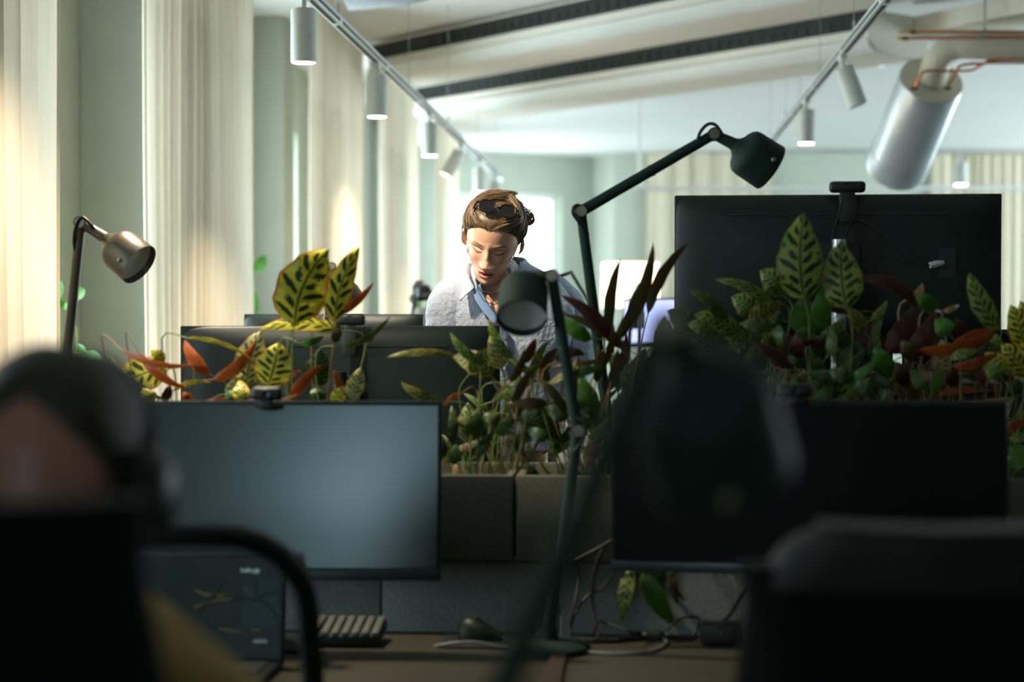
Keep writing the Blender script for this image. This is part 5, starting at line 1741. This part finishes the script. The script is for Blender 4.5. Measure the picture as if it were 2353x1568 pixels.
# ---------------------------------------------------------------- the standing woman
SKW = lin((222, 174, 146))
B = body_axes()
Hc = at(1133, 549, 4.96)
Rh = rotm(30, 9, -5)
Rb = rotm(11, 2, -8)
Nw = at(1152, 674, 5.06)
woman = thing('person', 'woman in a pale blue shirt looking down, dark sunglasses pushed up in her hair', 'person', (Nw.x, Nw.y + 0.1, 0))
aL = (at(1032, 705, 5.05), at(1024, 860, 5.02), at(1050, 985, 4.80), V((0.1, -0.9, -0.35)), V((0, 0, 1)), -1)
aR = (at(1288, 700, 5.15), at(1318, 815, 5.14), at(1288, 940, 5.08), V((-0.35, -0.25, -0.85)), V((-0.8, 0.5, 0.2)), 1)
mb, Hw, Tw = make_body(Hc, Rh, Nw, Rb, B, SKW, lin((178, 104, 94)), lin((74, 50, 34)), [aL, aR])
mb.build('body', MT['skin'], woman, sharp=70)
RG = [(.098, .062, .064), (.082, .078, .072), (.064, .118, .084), (.040, .160, .095), (-.004, .194, .106), (-.06, .212, .118), (-.15, .206, .125), (-.30, .188, .12), (-.42, .19, .124), (-.44, .191, .125)]
RG2 = RG[:-1] + [(-.45, .19, .125), (-.58, .205, .135), (-.64, .21, .138)]


def vneck(z):
    pts = [(-0.64, 0.003), (-0.085, 0.003), (-0.065, 0.010), (-0.03, 0.026), (0.0, 0.040), (0.05, 0.052), (0.11, 0.058)]
    for (z0, h0), (z1, h1) in zip(pts, pts[1:]):
        if z <= z1:
            return h0 + (h1 - h0) * (z - z0) / (z1 - z0)
    return pts[-1][1]


sm = shirt_torso(Tw, RG, vneck, 1.3, 0.0085)
sleeve(sm, [at(1070, 676, 5.07), aL[0], at(1026, 780, 5.04), aL[1], (aL[1] + aL[2]) / 2], (0.075, 0.067, 0.062, 0.060, 0.052), 2.0, 0.007)
sleeve(sm, [at(1236, 670, 5.13), aR[0], at(1308, 765, 5.15), aR[1] + V((0, 0, 0.0)), at(1303, 868, 5.115)], (0.070, 0.066, 0.064, 0.064, 0.056), 5.0, 0.007)
shirt = sm.build('shirt', MT['shirt'], woman, sharp=0)
sol = shirt.modifiers.new('cloth_thickness', 'SOLIDIFY')
sol.thickness = 0.0015
cf = MB()
cd_ = (at(1296, 890, 5.10) - at(1308, 845, 5.125)).normalized()
cf.lathe([(-0.022, 0.054), (-0.022, 0.060), (0.0, 0.062), (0.022, 0.060), (0.022, 0.054)], Matrix.Translation(at(1303, 866, 5.115)) @ frame(cd_), 28)
cf.build('rolled_cuff', MT['shirt'], shirt, sharp=0)


def flap(poly, mname, thick=0.002, bulge=0.006):
    """a collar leaf: rows of points across, rounded outward"""
    g_ = MB()
    rows = []
    for a, b in poly:
        rows.append([a * (1 - t) + b * t - FWD * bulge * math.sin(math.pi * t) for t in [i / 6 for i in range(7)]])
    k0 = len(rows)
    ss_ = []
    for i in range(k0 - 1):
        for q in range(4):
            t = q / 4
            ss_.append([x * (1 - t) + y_ * t for x, y_ in zip(rows[i], rows[i + 1])])
    ss_.append(rows[-1])
    vs = [p for r in ss_ for p in r]
    fs = [(i * 7 + j, i * 7 + j + 1, (i + 1) * 7 + j + 1, (i + 1) * 7 + j) for i in range(len(ss_) - 1) for j in range(6)]
    g_.add(vs, fs)
    o = g_.build('collar', MT[mname], shirt, sharp=0)
    m_ = o.modifiers.new('cloth_thickness', 'SOLIDIFY')
    m_.thickness = thick
    return o


# collar leaf on the window side, folded outward, and the one in shade
flap([(at(1094, 628, 5.10), at(1090, 604, 5.09)), (at(1084, 622, 5.02), at(1076, 604, 5.03)), (at(1080, 640, 4.955), at(1066, 622, 4.985)), (at(1089, 660, 4.925), at(1060, 660, 4.955)), (at(1086, 664, 4.92), at(1056, 692, 4.93))], 'shirt')
flap([(at(1165, 612, 5.12), at(1170, 592, 5.11)), (at(1176, 622, 5.05), at(1186, 602, 5.06)), (at(1174, 640, 4.97), at(1197, 622, 5.0)), (at(1168, 664, 4.93), at(1204, 660, 4.96)), (at(1164, 690, 4.92), at(1200, 700, 4.93))], 'shirt')
# inner facing of the open front, and the button band below
flap([(at(1086, 664, 4.935), at(1104, 652, 4.955)), (at(1092, 690, 4.925), at(1110, 676, 4.94)), (at(1112, 720, 4.915), at(1124, 702, 4.93)), (at(1138, 748, 4.91), at(1146, 736, 4.92))], 'shirtin', bulge=0.003)
pb = MB()
rows = []
for i in range(30):
    z = -0.09 - 0.52 * i / 29
    _, rx, ry = cr(RG2, next(u / 200 * (len(RG2) - 1) for u in range(201) if cr(RG2, u / 200 * (len(RG2) - 1))[0] <= z))
    rows.append([Tw(V((x, -ry - 0.007 + 0.002 * math.sin(i * 2.1), z)) + V((0, 0.03, -0.19))) for x in (-0.018, -0.008, 0.006, 0.018, 0.030, 0.042)])
pb.loft(rows, closed=False)
o = pb.build('button_band', MT['shirt'], shirt, sharp=0)
o.modifiers.new('cloth_thickness', 'SOLIDIFY').thickness = 0.003
for i in range(5):
    z = -0.12 - 0.09 * i
    _, rx, ry = cr(RG2, next(u / 200 * (len(RG2) - 1) for u in range(201) if cr(RG2, u / 200 * (len(RG2) - 1))[0] <= z))
    MB().ball(Tw(V((0.0, -ry - 0.011, z)) + V((0, 0.03, -0.19))), (0.005, 0.002, 0.005), nu=10, nv=6).build('button', MT['terr'], o)
# trousers and shoes
tr = MB()
hip = Tw(V((0, 0.03, -0.19 - 0.60)))
tr.loft([[V((hip.x + RGT.x * rx * math.cos(a), hip.y + RGT.y * rx * math.cos(a) + ry * math.sin(a), z)) for a in [2 * math.pi * k_ / 28 for k_ in range(28)]] for z, rx, ry in ((hip.z + 0.24, 0.165, 0.112), (hip.z + 0.06, 0.168, 0.115), (hip.z - 0.06, 0.18, 0.125), (hip.z - 0.16, 0.175, 0.12))])
for sd in (-1, 1):
    h0 = hip + RGT * sd * 0.09
    tr.tube([V((h0.x, h0.y, hip.z - 0.08)), V((h0.x, h0.y, 0.48)), V((h0.x + sd * 0.01, h0.y + 0.02, 0.07))], [0.095, 0.075, 0.062], 18)
tr.build('trousers', MT['trousers'], woman)
for sd in (-1, 1):
    h0 = hip + RGT * sd * 0.10
    MB().loft([[V((h0.x + wd * math.cos(a), h0.y + y, max(0.0, 0.0 + hh * (0.5 + 0.5 * math.sin(a))))) for a in [2 * math.pi * k_ / 16 for k_ in range(16)]] for y, wd, hh in ((0.09, 0.03, 0.06), (0.06, 0.042, 0.09), (0.0, 0.042, 0.10), (-0.07, 0.048, 0.065), (-0.14, 0.045, 0.045), (-0.17, 0.02, 0.03))]).build('shoe', MT['shoe'], woman)


def scap(Hf, zh, off, mname, parent, name='hair'):
    """hair cap over the skull down to the hairline zh(angle)"""
    g_ = MB()
    rows = []
    na, nv = 84, 26
    for i in range(nv + 1):
        row = []
        for j in range(na):
            a = 2 * math.pi * j / na
            da = abs(math.degrees(math.atan2(math.sin(a), math.cos(a))))
            zt = zh(da)
            sh_ = 0.3
            while sh_ < 14 and hpoint(sh_, a)[0].z > zt:
                sh_ += 0.05
            q = sh_ * (1 - (i / nv) ** 1.0)
            p, _ = hpoint(max(q, 0.0), a)
            n_ = (p - V((0, 0.01, 0.0))).normalized()
            e = off * min(1.0, (i / nv) * 5 + 0.06) * (1 + 0.25 * noise.noise(p * 30))
            row.append(Hf(p + n_ * e))
        rows.append(row)
    g_.loft(rows, cap=False)
    return g_.build(name, MT[mname], parent, sharp=0)


def wl_(da):
    pts = [(0, .064), (12, .071), (30, .066), (50, .053), (66, .036), (76, .014), (84, .000), (96, .012), (112, -.03), (140, -.076), (180, -.086)]
    for (a0, h0), (a1, h1) in zip(pts, pts[1:]):
        if da <= a1:
            return h0 + (h1 - h0) * (da - a0) / (a1 - a0)
    return pts[-1][1]


hair = scap(Hw, wl_, 0.007, 'hair', woman)


from mathutils import kdtree
_sm = [hpoint(q * 0.2, math.radians(a))[0] for q in range(2, 72) for a in range(0, 360, 4)]
_kd = kdtree.KDTree(len(_sm))
for i, p in enumerate(_sm):
    _kd.insert(p.normalized(), i)
_kd.balance()


def ell(d):
    return sum(_sm[i].length for _, i, _ in _kd.find_n(d, 4)) / 4


hr = random.Random(11)
lk = MB()
bun = V((0.030, 0.075, 0.085)).normalized()
for i in range(520):
    a = hr.uniform(-118, 118)
    z = wl_(abs(a)) + hr.uniform(-0.002, 0.010)
    if i % 3 == 0:
        z += hr.uniform(0, 0.04)
    s_ = 0.3
    ar = math.radians(a)
    while s_ < 13 and hpoint(s_, ar)[0].z > z:
        s_ += 0.08
    p0 = hpoint(s_, ar)[0]
    d0 = p0.normalized()
    # the middle parting throws the front locks outward before they sweep back
    outw = V((math.copysign(1, p0.x if abs(p0.x) > 0.002 else hr.uniform(-1, 1)), 0, 0.1)) * (0.55 * math.exp(-(abs(a) / 40) ** 2))
    pts = []
    lift = hr.uniform(0.002, 0.011)
    ph = hr.uniform(0, 6)
    tend = hr.uniform(0.75, 1.0)
    bb = (bun + V((hr.gauss(0, 0.10), hr.gauss(0, 0.10), hr.gauss(0, 0.10)))).normalized()
    for k_ in range(12):
        t = k_ / 11 * tend
        dv_ = d0 * (1 - t) + bb * t + outw * math.sin(math.pi * min(1, t * 1.5)) * (1 if t < 0.667 else 0) + V((0, 0, 0.10)) * math.sin(math.pi * t)
        dv_.normalize()
        rad = ell(dv_) + 0.001 + 0.008 * min(1, t * 5) + lift * math.sin(math.pi * t) + 0.0018 * math.sin(t * 15 + ph)
        pts.append(Hw(dv_ * rad))
    wd = hr.uniform(0.0011, 0.0024)
    lk.tube(pts, [wd * x for x in (0.4, 0.8, 1, 1, 1, 1, 1, 1, 1, .9, .7, .3)], 5, mi=0 if hr.random() < 0.62 else 1)
# twisted knot with loops
for i in range(44):
    c = at(1152 + hr.gauss(0, 9), 453 + hr.gauss(0, 3), 4.99 + hr.gauss(0, 0.015))
    ra, rb = hr.uniform(0.014, 0.026), hr.uniform(0.008, 0.014)
    an, sp_ = hr.uniform(-0.35, 0.5), hr.uniform(2.4, 3.4)
    st = math.pi + hr.uniform(-0.3, 0.3)
    pts = []
    for k_ in range(13):
        t = st + sp_ * k_ / 12
        x, y = ra * math.cos(t), rb * math.sin(t)
        pts.append(c + RGT * (x * math.cos(an) - y * math.sin(an)) + UPV * (-x * math.sin(an) - y * math.cos(an)) + FWD * 0.02 * math.sin(t * 0.7))
    lk.tube(pts, [0.0026 * q for q in (.3, .8, 1, 1, 1, 1, 1, 1, 1, 1, 1, .8, .3)], 5, mi=0 if hr.random() < 0.55 else 1)
for i in range(60):
    c = at(1203 + hr.gauss(0, 5), 502 + hr.gauss(0, 6), 5.03 + hr.gauss(0, 0.015))
    ra = hr.uniform(0.006, 0.021)
    st, an = hr.uniform(0, 6.28), hr.uniform(0.3, 1.2)
    pts = [c + RGT * (ra * math.cos(st + k_ * 0.4)) + UPV * (ra * 0.8 * math.sin(st + k_ * 0.4)) + FWD * (0.012 * math.sin(k_ * 0.4 + an)) for k_ in range(11)]
    lk.tube(pts, [0.0024 * q for q in (.3, .8, 1, 1, 1, 1, 1, 1, 1, .8, .3)], 5, mi=0 if hr.random() < 0.6 else 1)
for i in range(16):
    lk.tube(spline([at(1165 + hr.gauss(0, 6), 462 + hr.gauss(0, 8), 5.0), at(1186 + hr.gauss(0, 4), 478 + hr.gauss(0, 5), 5.02), at(1203 + hr.gauss(0, 5), 498 + hr.gauss(0, 7), 5.03)], 5), [0.001] + [0.0026] * 9 + [0.001], 5, mi=i % 2)
# loose strands beside the face and fly-aways
for st in ([(1187, 478), (1199, 515), (1203, 552), (1198, 575), (1190, 588)], [(1186, 482), (1197, 520), (1200, 550), (1199, 566)], [(1184, 476), (1196, 512), (1202, 545), (1201, 572), (1194, 584)], [(1182, 485), (1194, 522), (1198, 545)],
           [(1090, 474), (1074, 490), (1064, 515), (1062, 534), (1067, 556)], [(1090, 478), (1072, 497), (1065, 520), (1063, 528)], [(1092, 476), (1078, 492), (1070, 512), (1066, 522)], [(1086, 485), (1074, 500), (1069, 518)],
           [(1198, 478), (1210, 486), (1217, 484), (1220, 479)], [(1205, 500), (1216, 503), (1226, 500)], [(1195, 470), (1209, 480), (1212, 494)], [(1176, 450), (1180, 455), (1183, 462)]):
    for q in range(3):
        j = hr.uniform(-1.2, 1.2)
        sp = spline([at(x + j, y + hr.uniform(-0.8, 0.8), 4.95 + 0.02 * q) for x, y in st], 4)
        lk.tube(sp, [0.0011 * (1 - 0.7 * k_ / len(sp)) + 0.0004 for k_ in range(len(sp))], 5, mi=(q + 1) % 2)
# fine hair drawn up before the ears
lk.build('hair_locks', [MT['hair'], MT['hair2']], hair, sharp=0)
MB().tube([at(1180, 447, 4.97), at(1184, 454, 4.965), at(1187, 460, 4.97)], 0.003, 6).build('hair_pin', MT['black'], hair)
# earrings and necklaces
for pxy in ((1073.5, 572), (1074, 577), (1075, 581), (1174, 599), (1177, 596), (1179, 591)):
    c = at(*pxy, 4.945 if pxy[0] < 1100 else 4.94)
    MB().tube([c + (RGT * math.cos(a) * 0.5 + FWD * math.cos(a) * 0.6 + UPV * math.sin(a)) * 0.0042 for a in [2 * math.pi * k_ / 14 for k_ in range(15)]], 0.0011, 6).build('earring', MT['silver'], woman)
for pts, m_ in (([(1091, 640), (1098, 659), (1110, 669), (1127, 673), (1143, 668), (1154, 656)], 'silver'), ([(1094, 646), (1101, 664), (1118, 683), (1140, 693), (1152, 680), (1160, 660)], 'gold'), ([(1092, 644), (1100, 672), (1114, 692), (1140, 700), (1156, 684)], 'silver')):
    MB().tube(spline([at(x, y, 4.945 - 0.02 * math.sin(math.pi * i / (len(pts) - 1))) for i, (x, y) in enumerate(pts)], 5), 0.0009, 6).build('necklace', MT[m_], woman)
MB().lathe([(-0.001, 0), (-0.001, 0.0052), (0.001, 0.0052), (0.001, 0)], Matrix.Translation(at(1141, 695, 4.912)) @ frame(-FWD), 18).build('necklace_pendant', MT['gold'], woman)

# sunglasses resting in the hair
sg = thing('sunglasses', 'dark tortoiseshell sunglasses pushed up in the hair of the woman', 'sunglasses', at(1143, 482, 4.86))
rl = math.radians(-11)
Ux = (RGT * math.cos(rl) + UPV * math.sin(rl)).normalized()
Uz0 = (UPV * math.cos(rl) - RGT * math.sin(rl)).normalized()
Uz = (Uz0 * math.cos(0.35) + FWD * math.sin(0.35)).normalized()
Un = Uz.cross(Ux)
SD = 4.842
ctr_l = [at(1120, 475, SD), at(1166, 486, SD)]
for i, c in enumerate(ctr_l):
    hw_, hh_ = 0.0225, 0.0178
    loop = []
    for k_ in range(29):
        a = 2 * math.pi * k_ / 28
        ca, sa = math.cos(a), math.sin(a)
        loop.append(c + Ux * hw_ * math.copysign(abs(ca) ** 0.85, ca) + Uz * (hh_ * math.copysign(abs(sa) ** 0.9, sa) + (0.002 if sa > 0.5 else 0)))
    fr_ = MB().tube(loop, 0.0023, 8, flat=1.0)
    fo = fr_.build('lens_frame', MT['tort'], sg)
    MB().loft([[c + (p - c) * 0.97 - Un * 0.0004 for p in loop[:-1]], [c + (p - c) * 0.97 + Un * 0.0012 for p in loop[:-1]]]).build('lens', MT['sung'], fo)
MB().tube(spline([ctr_l[0] + Ux * 0.022 + Uz * 0.006, at(1143.5, 476, SD - 0.004), ctr_l[1] - Ux * 0.022 + Uz * 0.006], 5), 0.0024, 8).build('bridge', MT['tort'], sg)
for c, sd, pts in ((ctr_l[0], -1, [(1099, 463, SD + 0.002), (1093, 468, SD + 0.01), (1086, 487, SD + 0.05), (1080, 512, SD + 0.09)]), (ctr_l[1], 1, [(1188, 484, SD + 0.002), (1192, 488, SD + 0.01), (1194, 505, SD + 0.05), (1193, 528, SD + 0.09)])):
    MB().tube(spline([c + Ux * sd * 0.0215 + Uz * 0.009] + [at(*p) for p in pts], 5), 0.0026, 8).build('temple', MT['tort'], sg)
    MB().ball(c + Ux * sd * 0.0235 + Uz * 0.009 - Un * 0.003 * 0, (0.0016, 0.0016, 0.0016), nu=8, nv=6).build('rivet', MT['silver'], sg)

# ---------------------------------------------------------------- the seated man
SKM = lin((164, 118, 100))
B2 = body_axes(True)
Hm = at(118, 1118, 1.66)
Rm = rotm(34, 0, -6)
Rmb = rotm(14, 0, 0)
Nm = at(110, 1480, 1.60)
man = thing('person', 'seated person with black headphones and a tan shirt, seen from behind', 'person', (Nm.x, Nm.y + 0.1, 0))
axl = lambda x, y, z: Nm + B2 @ V((x, y, z))
arms = []
for sd in (-1, 1):
    arms.append((axl(sd * 0.178, 0.02, -0.12), axl(sd * 0.25, 0.02, -0.36), axl(sd * 0.17, -0.24, -0.40), B2 @ V((-sd * 0.3, -1, -0.1)), V((0, 0, 1)), -sd))
HK_keep = list(HK)
HK[:] = [(a, b, c, d * (1.0 if i < 14 else 1.12), e * (1.0 if i < 14 else 1.18), f) for i, (a, b, c, d, e, f) in enumerate(HK)]
mb, Hmn, Tmn = make_body(Hm, Rm, Nm, Rmb, B2, SKM, lin((140, 84, 74)), lin((48, 38, 28)), arms, 1.04)
mb.build('body', MT['skin'], man, sharp=70)
RM = [(.055, .072, .074), (.036, .098, .084), (.006, .136, .095), (-.024, .172, .105), (-.06, .205, .115), (-.11, .214, .128), (-.18, .222, .135), (-.32, .205, .135), (-.45, .20, .14), (-.56, .205, .145)]
sm = shirt_torso(Tmn, RM, None, 4.0, 0.006, nz=46, na=72, s=1.04)
for a in arms:
    sh_, el_, wr_ = a[0], a[1], a[2]
    sleeve(sm, [sh_ * 0.6 + axl(0, 0.02, 0.0) * 0.4, sh_, (sh_ + el_) / 2, el_, (el_ * 0.25 + wr_ * 0.75)], (0.070, 0.074, 0.068, 0.064, 0.048), 3.0, 0.006, seg=24, n=10)
ms_ = sm.build('shirt', MT['tan'], man, sharp=0)
ms_.modifiers.new('cloth_thickness', 'SOLIDIFY').thickness = 0.002
HK[:] = HK_keep
mh = scap(Hmn, lambda da: [(.066), (.05), (-.02), (-.03), (.012), (.030), (.034)][min(6, int(da / 28))] if False else (0.064 if da < 40 else (0.064 - (da - 40) / 45 * 0.085 if da < 85 else (-0.021 + (da - 85) / 60 * 0.030 if da < 145 else 0.009 + (da - 145) / 35 * 0.028))), 0.010, 'hairm', man)
hp = Tmn(V((0, 0.03, -0.19 - 0.56)))
tr = MB()
for sd in (-1, 1):
    h0 = hp + B2 @ V((sd * 0.095, 0.02, 0))
    kn = h0 + B2 @ V((sd * 0.04, -0.44, 0.03))
    fo = V((kn.x, kn.y, 0.08)) + B2 @ V((0, 0.02, 0))
    tr.tube(spline([V((h0.x, h0.y, 0.575)), V((kn.x, kn.y, 0.545)), V((kn.x, kn.y, 0.48)) + B2 @ V((0, -0.01, 0)), fo], 5), [0.088] * 5 + [0.07] * 6 + [0.055] * 5, 18)
    MB().loft([[fo + B2 @ V((wd * math.cos(a), y, 0)) + V((0, 0, -0.08 + max(0, hh * (0.5 + 0.5 * math.sin(a))))) for a in [2 * math.pi * k_ / 16 for k_ in range(16)]] for y, wd, hh in ((0.09, 0.03, 0.06), (0.06, 0.044, 0.09), (0.0, 0.044, 0.10), (-0.07, 0.05, 0.065), (-0.14, 0.047, 0.045), (-0.18, 0.02, 0.03))]).build('shoe', MT['shoe'], man)
tr.ball(V((hp.x, hp.y, 0.585)), (0.17, 0.14, 0.085), nu=20, nv=12)
tr.build('trousers', MT['trousers'], man)

# headphones on his head
hpn = thing('headphones', 'black over-ear headphones worn by the seated person', 'headphones', Hmn(V((0, 0, 0.14))))
bandp = [Hmn(V((0.094 * math.sin(t), 0.004, -0.002 + 0.138 * math.cos(t) if abs(t) < 1.57 else 0))) for t in [-1.45 + 2.9 * k_ / 28 for k_ in range(29)]]
MB().tube(bandp, 0.010, 10).build('headband', MT['black'], hpn)
MB().tube([Hmn(V((0.086 * math.sin(t), 0.004, -0.002 + 0.129 * math.cos(t)))) for t in [-0.8 + 1.6 * k_ / 16 for k_ in range(17)]], 0.011, 10).build('head_pad', MT['chair'], hpn)
for sd in (-1, 1):
    c = Hmn(V((sd * 0.076, 0.008, -0.010)))
    axv = (Hmn(V((sd * 0.2, 0.008, -0.01))) - c).normalized()
    M = Matrix.Translation(c) @ frame(axv)
    MB().lathe([(0, 0.030), (0.0, 0.040), (0.018, 0.043), (0.022, 0.040)], M, 28).build('ear_cushion', MT['chair'], hpn)
    MB().lathe([(0.020, 0.040), (0.024, 0.042), (0.036, 0.038), (0.044, 0.028), (0.046, 0.0)], M, 28).build('ear_cup', MT['gblack'], hpn)
    MB().tube([bandp[0 if sd < 0 else -1], Hmn(V((sd * 0.106, 0.006, 0.0))), Hmn(V((sd * 0.116, 0.008, -0.01)))], 0.006, 8).build('yoke', MT['steel'], hpn)
